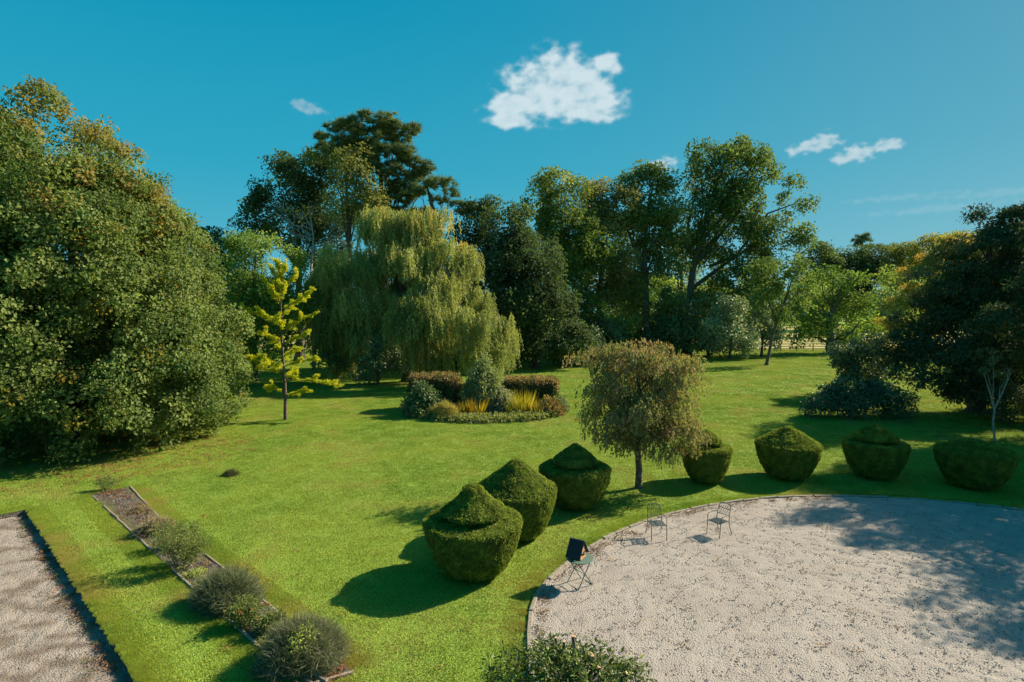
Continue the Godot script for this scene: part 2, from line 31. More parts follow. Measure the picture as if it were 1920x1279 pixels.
	{"name": "privet_bush", "label": "dark privet beside the brownish oak trunk", "kind": "shrub", "category": "bush", "group": "shrubs under the tall trees", "at": [12.65,-76], "trunk": [[12.65,-0.1,-76,0.15],[12.75,1.12,-76,0.12],[12.85,2.62,-76,0.06]], "lobes": [[12.68,3.75,-76,2.61,2.46,2.53],[14.51,1.93,-76,1.88,1.45,1.66],[10.88,1.93,-76,1.88,1.45,1.66]], "seed": 67, "cols": [[0.035,0.06,0.025],[0.075,0.1,0.045]]},
	{"name": "hazel_bush", "label": "green hazel between the tallest plane trunk and the variegated bush", "kind": "shrub", "category": "bush", "group": "shrubs under the tall trees", "at": [29.55,-84], "trunk": [[29.55,-0.1,-84,0.23],[29.65,2.22,-84,0.17],[29.75,5.18,-84,0.08]], "lobes": [[29.15,7.4,-84,2.4,2.72,2.56],[28.43,3,-84,2.72,2.4,2.56],[30.87,1.4,-84,2.4,1.44,1.92]], "seed": 68, "cols": [[0.055,0.085,0.03],[0.1,0.135,0.045]]},
	{"name": "slender_tree", "label": "slender leaning tree with open crown standing alone on the far lawn", "kind": "broad", "category": "tree", "group": "", "at": [31.93,-70], "trunk": [[31.93,-0.02,-70,0.2],[32.45,3,-70,0.17],[33.18,5.67,-70,0.15],[34.3,8.66,-70,0.11],[35.02,11.3,-70,0.05]], "lobes": [[32.48,11.96,-70,2.27,1.6,1.93],[34.54,9.65,-70,2.13,1.87,2],[31.23,8.99,-70,2,2.13,2.07],[35.13,12.29,-70,1.33,1.2,1.27],[33.63,6.34,-70,1.73,1.47,1.6],[30.19,10.97,-70,1.33,1.47,1.4],[35.92,7.66,-70,1.07,1.07,1.07]], "seed": 71, "cols": [[0.05,0.08,0.025],[0.09,0.125,0.035]], "dens": 0.9, "limbs": [[[33.06,5.34,-70,0.1],[31.91,8.33,-70,0.07],[31.32,10.97,-70,0.03]],[[33.94,7.33,-70,0.08],[35.87,9.32,-70,0.03]]]},
	{"name": "apple_tree", "label": "old forked apple tree with spreading crown by the post and rail fence", "kind": "broad", "category": "tree", "group": "", "at": [51.01,-89], "trunk": [[51.01,-0.1,-89,0.75],[50.77,1.91,-89,0.62],[50.26,4.46,-89,0.42],[50.94,7,-89,0.3],[51.72,9.11,-89,0.18],[52.33,11.21,-89,0.06]], "lobes": [[50.62,11.89,-89,3.9,1.53,2.71],[54.04,10.37,-89,3.22,2.03,2.63],[47.48,9.53,-89,3.05,2.37,2.71],[45.72,6.15,-89,2.2,2.2,2.2],[48.71,5.31,-89,3.05,2.2,2.63],[47.52,2.76,-89,3.05,2.03,2.54],[55.04,6.15,-89,2.88,2.37,2.63],[51.59,7.84,-89,2.54,1.86,2.2],[53.44,3.19,-89,2.54,1.86,2.2],[57.09,7.84,-89,1.7,1.7,1.7]], "seed": 72, "cols": [[0.055,0.09,0.022],[0.1,0.14,0.035]], "dens": 0.9, "limbs": [[[51.12,1.74,-89,0.5],[52.45,2.59,-89,0.4],[54.11,3.44,-89,0.2],[55.49,5.31,-89,0.06]],[[51.41,8.18,-89,0.2],[53.25,9.03,-89,0.12],[55.07,9.95,-89,0.05]],[[50.49,5.31,-89,0.2],[48.24,7,-89,0.12],[46.66,8.69,-89,0.05]],[[50.78,7,-89,0.2],[49.44,9.11,-89,0.1],[48.95,11.21,-89,0.04]]]},
	{"name": "far_tree", "label": "round dark far tree, first behind the slender leaning tree", "kind": "far", "category": "tree", "group": "far trees on the horizon", "at": [101.15,-185], "trunk": [[101.15,-0.1,-185,0.58],[101.25,7.45,-185,0.43],[101.35,17.37,-185,0.19]], "lobes": [[100.6,24.82,-185,5.99,3.88,4.93],[97.74,20.99,-185,4.79,3.88,4.33],[103.7,20.64,-185,4.79,3.88,4.33],[100.88,15.76,-185,5.99,5.43,5.71],[102.22,10.86,-185,5.39,3.88,4.63],[99.41,5.24,-185,5.99,4.65,5.32],[104.83,4.19,-185,4.79,3.88,4.33]], "seed": 80, "cols": [[0.035,0.06,0.025],[0.065,0.09,0.035]]},
	{"name": "far_tree", "label": "broad dark far tree below the lone cedar", "kind": "far", "category": "tree", "group": "far trees on the horizon", "at": [113.82,-190], "trunk": [[113.82,-0.1,-190,0.59],[113.92,7.59,-190,0.44],[114.02,17.71,-190,0.19]], "lobes": [[113.2,25.3,-190,7.96,4.34,6.15],[109.37,21.37,-190,6.37,4.34,5.36],[117.3,21.01,-190,6.37,4.34,5.36],[113.51,15.99,-190,7.96,6.08,7.02],[115.27,10.96,-190,7.17,4.34,5.75],[111.49,5.2,-190,7.96,5.21,6.59],[118.69,4.11,-190,6.37,4.34,5.36]], "seed": 81, "cols": [[0.035,0.06,0.025],[0.065,0.09,0.035]]},
	{"name": "far_tree", "label": "far oak beside the lone cedar, green with rounded top", "kind": "far", "category": "tree", "group": "far trees on the horizon", "at": [122.26,-185], "trunk": [[122.26,-0.1,-185,0.56],[122.36,7.24,-185,0.42],[122.46,16.88,-185,0.18]], "lobes": [[121.62,24.12,-185,7.4,3.88,5.64],[118.08,20.29,-185,5.92,3.88,4.9],[125.45,19.94,-185,5.92,3.88,4.9],[121.95,15.06,-185,7.4,5.43,6.41],[123.61,10.16,-185,6.66,3.88,5.27],[120.13,4.54,-185,7.4,4.65,6.03],[126.83,3.48,-185,5.92,3.88,4.9]], "seed": 82, "cols": [[0.035,0.06,0.025],[0.065,0.09,0.035]]},
	{"name": "far_tree", "label": "far tree with bronze tinted crown", "kind": "far", "category": "tree", "group": "far trees on the horizon", "at": [123.97,-175], "trunk": [[123.97,-0.1,-175,0.56],[124.07,7.16,-175,0.42],[124.17,16.7,-175,0.18]], "lobes": [[123.29,23.85,-175,6.67,3.67,5.17],[120.12,20.23,-175,5.33,3.67,4.5],[126.76,19.9,-175,5.33,3.67,4.5],[123.64,15.28,-175,6.67,5.13,5.9],[125.15,10.65,-175,6,3.67,4.83],[122.04,5.34,-175,6.67,4.4,5.53],[128.07,4.34,-175,5.33,3.67,4.5]], "seed": 83, "cols": [[0.06,0.085,0.025],[0.12,0.125,0.035]]},
	{"name": "far_tree", "label": "far golden topped tree behind the dark spreading yew", "kind": "far", "category": "tree", "group": "far trees on the horizon", "at": [124.73,-165], "trunk": [[124.73,-0.1,-165,0.57],[124.83,7.42,-165,0.43],[124.93,17.32,-165,0.19]], "lobes": [[123.97,24.75,-165,7.23,3.46,5.34],[120.52,21.34,-165,5.78,3.46,4.62],[127.72,21.03,-165,5.78,3.46,4.62],[124.31,16.68,-165,7.23,4.84,6.03],[125.94,12.32,-165,6.51,3.46,4.98],[122.55,7.31,-165,7.23,4.15,5.69],[129.09,6.37,-165,5.78,3.46,4.62]], "seed": 84, "cols": [[0.1,0.11,0.025],[0.22,0.18,0.03]]},
	{"name": "far_tree", "label": "far golden green tree almost hidden by the dark spreading yew", "kind": "far", "category": "tree", "group": "far trees on the horizon", "at": [134.14,-165], "trunk": [[134.14,-0.1,-165,0.59],[134.24,7.61,-165,0.44],[134.34,17.76,-165,0.19]], "lobes": [[133.3,25.37,-165,6.91,4.09,5.5],[130.02,21.96,-165,5.53,4.09,4.81],[136.9,21.65,-165,5.53,4.09,4.81],[133.67,17.3,-165,6.91,5.72,6.32],[135.25,12.94,-165,6.22,4.09,5.15],[132.03,7.94,-165,6.91,4.9,5.91],[138.28,7,-165,5.53,4.09,4.81]], "seed": 85, "cols": [[0.1,0.11,0.025],[0.22,0.18,0.03]]},
	{"name": "cedar_tree", "label": "lone cedar tip with flat layered top above the far trees", "kind": "pine", "category": "tree", "group": "", "at": [121.95,-195], "trunk": [[121.95,3.29,-195,0.5],[121.1,27.24,-195,0.4],[120.91,32.72,-195,0.1]], "lobes": [[120.93,32.18,-195,2.04,0.93,1.49],[120.99,30.53,-195,3.34,0.74,2.04],[119.01,29.07,-195,1.86,0.56,1.21],[123.08,28.71,-195,1.67,0.56,1.11]], "seed": 89},
	{"name": "field_tree", "label": "pale willow like tree beyond the fence next to the apple tree", "kind": "far", "category": "tree", "group": "sunlit trees beyond the fence", "at": [82.01,-125], "trunk": [[82.01,-0.1,-125,0.24],[82.11,2.46,-125,0.18],[82.21,5.73,-125,0.09]], "lobes": [[81.97,8.19,-125,3.81,3.57,3.69],[80.16,5.69,-125,2.67,2.86,2.76],[83.96,5.69,-125,2.67,2.86,2.76],[82.13,3.91,-125,3.81,2.86,3.33],[81.03,2.72,-125,3.81,2.62,3.21],[83.71,2.24,-125,3.43,2.14,2.79]], "seed": 100, "cols": [[0.1,0.14,0.06],[0.17,0.21,0.09]]},
	{"name": "field_tree", "label": "sunlit ash tree beyond the fence, in front of the bronze far tree", "kind": "far", "category": "tree", "group": "sunlit trees beyond the fence", "at": [90.24,-130], "trunk": [[90.24,-0.1,-130,0.32],[90.34,3.58,-130,0.24],[90.44,8.35,-130,0.11]], "lobes": [[90.04,11.93,-130,5.45,4.46,4.95],[87.45,8.83,-130,3.81,3.57,3.69],[92.88,8.83,-130,3.81,3.57,3.69],[90.25,6.61,-130,5.45,3.57,4.51],[88.72,4.03,-130,5.45,2.72,4.09],[92.61,2.05,-130,4.9,2.23,3.57]], "seed": 101, "cols": [[0.08,0.12,0.03],[0.15,0.18,0.05]]},
	{"name": "field_tree", "label": "bright green tree beyond the fence behind the apple tree", "kind": "far", "category": "tree", "group": "sunlit trees beyond the fence", "at": [74.55,-140], "trunk": [[74.55,-0.1,-140,0.33],[74.65,3.69,-140,0.24],[74.75,8.61,-140,0.11]], "lobes": [[74.39,12.3,-140,4.8,4,4.4],[72.08,9.52,-140,3.36,3.2,3.28],[76.86,9.52,-140,3.36,3.2,3.28],[74.53,7.53,-140,4.8,3.2,4],[73.19,4.21,-140,4.8,2.93,3.87],[76.63,1.67,-140,4.32,2.4,3.36]], "seed": 102, "cols": [[0.08,0.13,0.03],[0.15,0.2,0.045]]},
	{"name": "field_tree", "label": "bright lit tree seen between the plane tree trunks", "kind": "far", "category": "tree", "group": "sunlit trees beyond the fence", "at": [34.66,-135], "trunk": [[34.66,-0.1,-135,0.27],[34.76,2.87,-135,0.2],[34.86,6.69,-135,0.1]], "lobes": [[34.62,9.56,-135,7.71,5.66,6.69],[30.83,5.62,-135,5.4,4.53,4.96],[38.53,5.62,-135,5.4,4.53,4.96],[34.72,2.79,-135,7.71,4.53,6.12],[32.41,2.12,-135,7.71,2.83,5.27],[37.82,1.86,-135,6.94,2.31,4.63]], "seed": 103, "cols": [[0.1,0.15,0.03],[0.19,0.24,0.05]]},
	{"name": "field_tree", "label": "bright lit tree glimpsed behind the brownish oak", "kind": "far", "category": "tree", "group": "sunlit trees beyond the fence", "at": [26.62,-140], "trunk": [[26.62,-0.1,-140,0.27],[26.72,2.9,-140,0.2],[26.82,6.76,-140,0.1]], "lobes": [[26.6,9.66,-140,5.33,6.67,6],[23.98,5,-140,3.73,5.33,4.53],[29.31,5,-140,3.73,5.33,4.53],[26.68,1.67,-140,5.33,5.33,5.33],[25.08,1.54,-140,5.33,2.93,4.13],[28.82,1.67,-140,4.8,2.4,3.6]], "seed": 104, "cols": [[0.09,0.14,0.03],[0.17,0.22,0.05]]},
	{"name": "field_tree", "label": "lit tree standing behind the tallest plane tree", "kind": "far", "category": "tree", "group": "sunlit trees beyond the fence", "at": [49.25,-140], "trunk": [[49.25,-0.1,-140,0.25],[49.35,2.5,-140,0.18],[49.45,5.83,-140,0.09]], "lobes": [[49.23,8.33,-140,8,6.67,7.33],[45.32,3.67,-140,5.6,5.33,5.47],[53.32,3.67,-140,5.6,5.33,5.47],[49.39,0.34,-140,8,5.33,6.67],[46.97,0.87,-140,8,2.93,5.47],[52.56,1.67,-140,7.2,2.4,4.8]], "seed": 105, "cols": [[0.08,0.13,0.03],[0.16,0.2,0.05]]},
	{"name": "field_tree", "label": "lit tree standing behind the slender leaning tree", "kind": "far", "category": "tree", "group": "sunlit trees beyond the fence", "at": [61.67,-138], "trunk": [[61.67,-0.1,-138,0.27],[61.77,2.89,-138,0.2],[61.87,6.73,-138,0.1]], "lobes": [[61.61,9.62,-138,6.57,5.78,6.18],[58.43,5.58,-138,4.6,4.63,4.61],[64.99,5.58,-138,4.6,4.63,4.61],[61.78,2.7,-138,6.57,4.63,5.6],[59.83,2.01,-138,6.57,2.89,4.73],[64.44,1.75,-138,5.91,2.37,4.14]], "seed": 106, "cols": [[0.09,0.14,0.03],[0.17,0.21,0.05]]},
	{"name": "field_tree", "label": "low bright shrubby tree along the fence beside the apple trunk", "kind": "far", "category": "tree", "group": "sunlit trees beyond the fence", "at": [73.26,-115], "trunk": [[73.26,-0.1,-115,0.15],[73.36,1.12,-115,0.12],[73.46,2.6,-115,0.06]], "lobes": [[73.38,3.72,-115,4.38,2.63,3.5],[71.26,1.88,-115,3.07,2.1,2.58],[75.64,1.88,-115,3.07,2.1,2.58],[73.5,0.56,-115,4.38,2.1,3.24],[72.16,1.2,-115,4.38,2.41,3.4],[75.17,2.62,-115,3.94,1.97,2.96]], "seed": 107, "cols": [[0.1,0.15,0.03],[0.18,0.22,0.05]]},
	{"name": "spreading_yew", "label": "massive dark spreading yew with layered boughs shading the lawn", "kind": "yew", "category": "tree", "group": "", "at": [31.77,-38], "trunk": [[31.77,-0.1,-38,0.55],[31.79,2.64,-38,0.5],[31.94,7.72,-38,0.3],[32.26,12.37,-38,0.08]], "lobes": [[31.97,10.94,-38,2.17,1.81,1.99],[33.85,12.72,-38,1.52,1.52,1.52],[29.93,8.44,-38,2.61,1.81,2.21],[33.17,8.44,-38,2.9,2.53,2.71],[28.38,6.64,-38,2.24,1.3,1.77],[31.49,5.92,-38,3.26,2.17,2.71],[34.76,5.55,-38,2.9,2.9,2.9],[26.82,4.89,-37,1.97,1.13,1.55],[28.56,3.74,-36,2.81,1.37,2.09],[31.68,3.22,-36,2.74,1.71,2.23],[37.87,10.02,-40,3.43,4.19,3.81],[37.05,3.37,-38,3.26,3.26,3.26],[26.3,4.28,-38,1.59,0.94,1.27],[31.95,13.6,-39,0.59,0.97,0.78],[31,11.15,-40,1.14,0.84,0.99],[29.88,1.64,-35,2.53,0.93,1.73],[31.18,1.07,-34,2.14,1.1,1.62],[28.8,2.11,-36,1.78,0.69,1.23],[27.2,3.22,-36,2.06,0.89,1.47],[25.84,3.11,-37,1.41,0.7,1.06]], "seed": 91},
	{"name": "golden_maple", "label": "young maple with gold and apricot leaf tips beside the spreading yew", "kind": "layer", "category": "tree", "group": "", "at": [36.16,-49], "trunk": [[36.16,0.06,-49,0.16],[36.17,3.26,-49,0.13],[36.3,7.93,-49,0.09],[36.95,11.17,-49,0.04]], "lobes": [[37.32,11.4,-49,2.15,1.12,1.63],[35.05,10.01,-49,1.87,0.84,1.35],[36.28,8.39,-49,2.61,1.03,1.82],[34.23,7.46,-49,1.87,0.7,1.28],[33.59,5.84,-49,1.59,0.56,1.07],[35.49,5.14,-49,2.15,0.84,1.49],[32.72,4.2,-49,1.49,0.56,1.03],[38.63,13.01,-49,1.4,0.84,1.12],[34.16,3.26,-49,1.87,0.65,1.26]], "seed": 92, "dens": 0.8, "cols": [[0.085,0.105,0.026],[0.165,0.155,0.035]], "acc": [[0.26,0.16,0.045],0.2]},
	{"name": "viburnum_shrub", "label": "wide dark grey green shrub spilling onto the lawn below the golden maple", "kind": "shrub", "category": "shrub", "group": "", "at": [21.91,-36], "trunk": [[21.91,-0.1,-36,0.11],[22.01,0.42,-36,0.08],[22.11,0.99,-36,0.05]], "lobes": [[20.73,1.07,-36,1.58,0.96,1.27],[22.1,1.41,-36,1.71,1.23,1.47],[23.66,1.14,-36,1.71,1.17,1.44],[25.07,0.61,-36,1.37,0.89,1.13],[19.88,0.61,-36,0.96,0.62,0.79]], "seed": 93, "cols": [[0.03,0.05,0.028],[0.06,0.085,0.05]]},
	{"name": "holly_shrub", "label": "upright dark holly behind the wide dark grey green shrub", "kind": "shrub", "category": "shrub", "group": "", "at": [26.58,-43], "trunk": [[26.58,-0.1,-43,0.16],[26.68,1.24,-43,0.12],[26.78,2.89,-43,0.06]], "lobes": [[26.51,2.9,-43,1.8,1.47,1.64],[25.46,3.72,-43,1.06,0.98,1.02],[27.97,2.48,-43,1.47,1.23,1.35],[27.29,4.13,-43,1.06,0.9,0.98]], "seed": 94, "cols": [[0.03,0.05,0.025],[0.075,0.1,0.055]]},
	{"name": "birch_sapling", "label": "thin pale stemmed sapling under the spreading yew", "kind": "sapling", "category": "tree", "group": "", "at": [25.58,-29.3], "trunk": [[25.58,0.01,-29.3,0.06],[25.42,1.09,-29.3,0.05],[25.49,1.8,-29.3,0.04],[25.17,2.65,-29.3,0.04],[24.82,3.64,-29.3,0.01]], "lobes": [[24.96,3.64,-29.3,1.12,0.73,0.92],[26.2,3.92,-29.3,0.95,0.73,0.84],[25.19,4.62,-29.3,0.73,0.45,0.59]], "seed": 95, "cols": [[0.05,0.08,0.04],[0.09,0.12,0.07]], "limbs": [[[25.49,1.8,-29.3,0.05],[25.85,2.65,-29.3,0.04],[26.22,3.64,-29.3,0.01]]]},
	{"name": "weeping_cherry", "label": "small weeping ornamental tree with bronze and green drooping leaves on the lawn", "kind": "droop", "category": "tree", "group": "", "at": [4.96,-21.6], "trunk": [[4.96,-0.06,-21.6,0.14],[4.94,1.17,-21.6,0.12],[4.91,2.43,-21.6,0.1],[4.93,3.9,-21.6,0.07],[4.91,4.94,-21.6,0.03]], "lobes": [[4.95,5.15,-21.6,1.89,0.66,1.28],[3.41,5.1,-21.6,0.91,0.53,0.72],[6.36,4.73,-21.6,1.15,0.7,0.93],[4.76,4.11,-21.6,2.22,0.91,1.56],[3.94,3.06,-21.6,1.32,0.95,1.13],[5.35,3.17,-21,1.68,1,1.34],[6.52,2.73,-21.2,1.05,0.85,0.95],[7.07,2.12,-21.6,0.78,0.7,0.74],[3.7,2.18,-21.6,0.95,0.66,0.8],[5.2,2.01,-21.6,1.52,0.7,1.11],[5.93,1.69,-21.2,0.81,0.61,0.71]], "seed": 96, "limbs": [[[4.91,2.43,-21.6,0.06],[4.14,3.69,-21.6,0.04],[3.51,4.73,-21.6,0.02]],[[4.92,2.85,-21.6,0.06],[5.8,3.9,-21.6,0.04],[6.52,4.32,-21.6,0.02]],[[4.91,3.69,-21.6,0.05],[5.48,4.52,-21.6,0.03],[5.57,5.15,-21.6,0.01]],[[4.93,2.22,-21.6,0.05],[6.02,2.85,-21.6,0.04],[6.86,2.43,-21.6,0.01]]]},
	{"name": "lime_tree", "label": "lime tree standing beside the gravel court", "kind": "broad", "category": "tree", "group": "", "at": [24.6,-19], "trunk": [[24.6,-0.1,-19,0.28],[24.7,3,-19,0.22],[24.6,7,-19,0.12],[24.8,10,-19,0.04]], "lobes": [[24.3,9,-18.1,1.8,1.4,1.7],[22.6,9,-17.4,1.1,0.8,1],[21.9,7.2,-17.2,1.3,0.8,1.2],[24.1,8.8,-16.7,1.4,0.9,1.2],[22.8,8.6,-16.5,1,0.6,0.9],[21.6,7,-18.5,1.1,0.7,0.9],[25.9,9,-19,1.8,1.4,1.6],[23.2,7,-19.8,1.6,1,1.4],[25.6,9,-21.2,1.9,1.5,1.7],[25.6,7,-20.4,2,1.4,1.8],[27.4,9,-22.1,2.2,1.8,2],[24.9,10.6,-19.1,1.5,1,1.4],[23.9,7.2,-15.2,1,0.6,0.9]], "seed": 97, "cols": [[0.05,0.08,0.025],[0.09,0.12,0.04]], "dens": 0.42},
	{"name": "lime_tree", "label": "lime tree standing between the gravel court and the spreading yew", "kind": "broad", "category": "tree", "group": "", "at": [28.3,-24.5], "trunk": [[28.3,-0.1,-24.5,0.32],[28.4,3,-24.5,0.26],[28.3,8,-24.5,0.14],[28.5,11,-24.5,0.04]], "lobes": [[28.3,9,-24.5,3.6,3.2,3.4],[26.3,7,-23,2.4,2.2,2.4],[30.3,6.5,-25.5,3,2.6,2.8],[28.3,5,-22.5,3,2,2.6],[26.8,11,-25,2.2,2,2.2]], "seed": 98, "cols": [[0.04,0.07,0.025],[0.08,0.11,0.04]], "dens": 0.9},
	{"name": "spreading_yew", "label": "dark yew growing beside the massive spreading yew", "kind": "yew", "category": "tree", "group": "", "at": [33.6,-30.6], "trunk": [[33.6,-0.1,-30.6,0.5],[33.7,4,-30.6,0.4],[33.6,9,-30.6,0.2],[33.8,13,-30.6,0.05]], "lobes": [[33.6,10,-30.6,4.2,3.2,3.8],[30.6,8,-29.1,3,2.4,2.8],[36.6,8,-31.6,4,3,3.6],[31.1,5.5,-27.6,3,1.8,2.6],[34.6,5.5,-28.1,4,2.2,3.4],[29.6,6,-32.1,2.6,2,2.6],[33.6,3.5,-27.1,4,1.6,3],[33.6,12.5,-31.1,2.6,2,2.4],[37.6,5,-27.6,3.5,2.5,3],[32.6,12.6,-29.6,3,2.2,2.8]], "seed": 99},
]
const SHADOW_WAY := Vector3(-0.906, 0.0, 0.423)   # the way shadows fall on the ground
const SUN_HEIGHT := 34.0
const EXPOSURE := 2.25
const LEAF_TONE := 2.2   # gain on crown base colours, raised because the trees rendered too dark
const COURT := Vector3(11.84, 0.0, -8.14)
const COURT_R := 12.35
const PATH_A := Vector3(-17.01, 0.0, -19.27)
const PATH_U := Vector3(0.739, 0.0, 0.673)
const PATH_V := Vector3(-0.673, 0.0, 0.739)
const PATH_DROP := 0.17
const BED := [Vector2(-15.85, -20.75), Vector2(-8.45, -14.06), Vector2(-5.34, -11.31), Vector2(-3.7, -10.05), Vector2(-3.05, -10.42), Vector2(-8.0, -14.92), Vector2(-11.75, -18.35), Vector2(-15.1, -21.75)]
const ISLAND := Vector3(-1.9, 0.0, -38.2)
const ISLAND_R := Vector2(5.0, 3.9)

var used := {}
var rng := RandomNumberGenerator.new()
var fn := FastNoiseLite.new()
var fn2 := FastNoiseLite.new()
var M := {}
var MESH := {}
var total := 0

# ------------------------------------------------------------------ mesh builder
class Shape:
	var v := PackedVector3Array()
	var n := PackedVector3Array()
	var c := PackedColorArray()
	var i := PackedInt32Array()
	var smooth := true
	func face(a: int, b: int, d: int) -> void:
		if smooth and (v[b] - v[a]).cross(v[d] - v[a]).dot(n[a] + n[b] + n[d]) > 0.0:
			i.append_array([a, d, b])
		else:
			i.append_array([a, b, d])
	func leaf(p: Vector3, along: Vector3, up: Vector3, length: float, width: float, col: Color, fold := 0.25) -> void:
		var side := along.cross(up).normalized()
		var nn := side.cross(along).normalized()
		var k := v.size()
		var mid := p + along * length * 0.45
		v.append(p); v.append(mid + side * width * 0.5 + nn * width * fold); v.append(p + along * length); v.append(mid - side * width * 0.5 + nn * width * fold)
		for q in 4: c.append(col)
		i.append_array([k, k + 1, k + 2, k, k + 2, k + 3])
	func blade(p: Vector3, along: Vector3, side: Vector3, length: float, width: float, col: Color) -> void:
		var k := v.size()
		v.append(p - side * width * 0.5); v.append(p + side * width * 0.5); v.append(p + along * length)
		for q in 3: c.append(col)
		i.append_array([k, k + 1, k + 2])
	func tube(points: Array, radii: Array, sides := 7, col := Color.WHITE, cap := true) -> void:
		var prev := -1
		var ref := Vector3(0.31, 0.2, 0.93)
		for q in points.size():
			var p: Vector3 = points[q]
			var a: Vector3 = points[maxi(q - 1, 0)]
			var b: Vector3 = points[mini(q + 1, points.size() - 1)]
			var t := (b - a).normalized()
			var x := ref.cross(t)
			if x.length() < 0.05: x = Vector3.RIGHT.cross(t)
			x = x.normalized()
			ref = t.cross(x)
			var y := t.cross(x)
			var base := v.size()
			for s in sides:
				var ang := TAU * s / sides
				var d := x * cos(ang) + y * sin(ang)
				v.append(p + d * radii[q]); n.append(d); c.append(col)
			if prev >= 0:
				for s in sides:
					var s2 := (s + 1) % sides
					face(prev + s, prev + s2, base + s)
					face(prev + s2, base + s2, base + s)
			prev = base
			if cap and (q == points.size() - 1 or q == 0):
				var nrm := t if q > 0 else -t
				var k := v.size()
				v.append(p); n.append(nrm); c.append(col)
				for s in sides:
					v.append(v[base + s]); n.append(nrm); c.append(col)
				for s in sides: face(k, k + 1 + s, k + 1 + (s + 1) % sides)
	func lathe(profile: Array, sides := 28, col := Color.WHITE) -> void:
		var prev := -1
		for q in profile.size():
			var pr: Vector2 = profile[q]
			var a: Vector2 = profile[maxi(q - 1, 0)]
			var b: Vector2 = profile[mini(q + 1, profile.size() - 1)]
			var t := (b - a).normalized()
			var base := v.size()
			for s in sides + 1:
				var ang := TAU * s / sides
				var d := Vector3(cos(ang), 0, sin(ang))
				v.append(d * pr.x + Vector3.UP * pr.y)
				n.append((d * t.y - Vector3.UP * t.x).normalized()); c.append(col)
			if prev >= 0:
				for s in sides:
					face(prev + s, prev + s + 1, base + s)
					face(prev + s + 1, base + s + 1, base + s)
			prev = base
	func box(at: Transform3D, size: Vector3, bev := 0.0, col := Color.WHITE) -> void:
		var h := size * 0.5
		for axis in 3:
			for sg in [-1.0, 1.0]:
				var nn := Vector3.ZERO; nn[axis] = sg
				var u := Vector3.ZERO; u[(axis + 1) % 3] = 1.0
				var w := Vector3.ZERO; w[(axis + 2) % 3] = 1.0
				var k := v.size()
				for q in [[-1, -1], [1, -1], [1, 1], [-1, 1]]:
					var p: Vector3 = nn * h[axis] + u * q[0] * (h[(axis + 1) % 3] - bev) + w * q[1] * (h[(axis + 2) % 3] - bev)
					v.append(at * p); n.append((at.basis * nn).normalized()); c.append(col)
				face(k, k + 1, k + 2); face(k, k + 2, k + 3)
		if bev > 0.0:
			for axis in 3:
				var u := (axis + 1) % 3
				var w := (axis + 2) % 3
				for su in [-1.0, 1.0]:
					for sw in [-1.0, 1.0]:
						var k := v.size()
						var nn := Vector3.ZERO; nn[u] = su; nn[w] = sw
						nn = (at.basis * nn).normalized()
						for e in [-1.0, 1.0]:
							for o in 2:
								var p := Vector3.ZERO
								p[axis] = e * (h[axis] - bev)
								p[u] = su * (h[u] - (0.0 if o == 0 else bev)); p[w] = sw * (h[w] - (bev if o == 0 else 0.0))
								v.append(at * p); n.append(nn); c.append(col)
						face(k, k + 1, k + 2); face(k + 1, k + 3, k + 2)
	func mesh() -> ArrayMesh:
		var a := []
		a.resize(Mesh.ARRAY_MAX)
		a[Mesh.ARRAY_VERTEX] = v
		if n.size() == v.size(): a[Mesh.ARRAY_NORMAL] = n
		a[Mesh.ARRAY_COLOR] = c
		a[Mesh.ARRAY_INDEX] = i
		var m := ArrayMesh.new()
		m.add_surface_from_arrays(Mesh.PRIMITIVE_TRIANGLES, a)
		return m

# ------------------------------------------------------------------ naming and tree helpers
func numbered(called: String) -> String:
	used[called] = used.get(called, 0) + 1
	return called if used[called] == 1 else "%s_%03d" % [called, used[called] - 1]
func thing(called: String, label: String, category: String, at := Vector3.ZERO, group := "") -> Node3D:
	var o := Node3D.new()
	o.name = numbered(called); add_child(o)
	o.position = at
	tag(o, label, category, group)
	return o
func tag(o: Node, label: String, category: String, group := "", kind := "") -> void:
	if label: o.set_meta("label", label)
	if category: o.set_meta("category", category)
	if group: o.set_meta("group", group)
	if kind: o.set_meta("kind", kind)
func part(called: String, mesh: Mesh, mat: Material, parent: Node) -> MeshInstance3D:
	var o := MeshInstance3D.new()
	o.name = called; o.mesh = mesh; o.material_override = mat
	parent.add_child(o, true)
	return o
func structure(called: String, mesh: Mesh, mat: Material) -> MeshInstance3D:
	var o := part(numbered(called), mesh, mat, self)
	o.set_meta("kind", "structure")
	return o
func scatter(called: String, mesh: Mesh, mat: Material, where: Array, cols: Array, parent: Node) -> MultiMeshInstance3D:
	var mu := MultiMesh.new()
	mu.transform_format = MultiMesh.TRANSFORM_3D
	mu.use_colors = true
	mu.mesh = mesh
	mu.instance_count = where.size()
	total += where.size()
	for k in where.size():
		mu.set_instance_transform(k, where[k])
		mu.set_instance_color(k, cols[k])
	var o := MultiMeshInstance3D.new()
	o.name = called; o.multimesh = mu; o.material_override = mat
	o.set_meta("kind", "stuff")
	parent.add_child(o, true)
	return o
func rf(a: float, b: float) -> float: return rng.randf_range(a, b)
func ball() -> Vector3:
	var z := rf(-1, 1)
	var t := rf(0, TAU)
	var r := sqrt(1.0 - z * z)
	return Vector3(r * cos(t), z, r * sin(t))
func basis_up(up: Vector3, spin: float, s: Vector3) -> Basis:
	var y := up.normalized()
	var x := Vector3(cos(spin), 0.13, sin(spin)).cross(y)
	if x.length() < 0.01: x = Vector3.RIGHT
	x = x.normalized()
	return Basis(x * s.x, y * s.y, x.cross(y) * s.z)
func mixc(a: Array, b: Array, t: float) -> Color:
	return Color(lerpf(a[0], b[0], t), lerpf(a[1], b[1], t), lerpf(a[2], b[2], t))
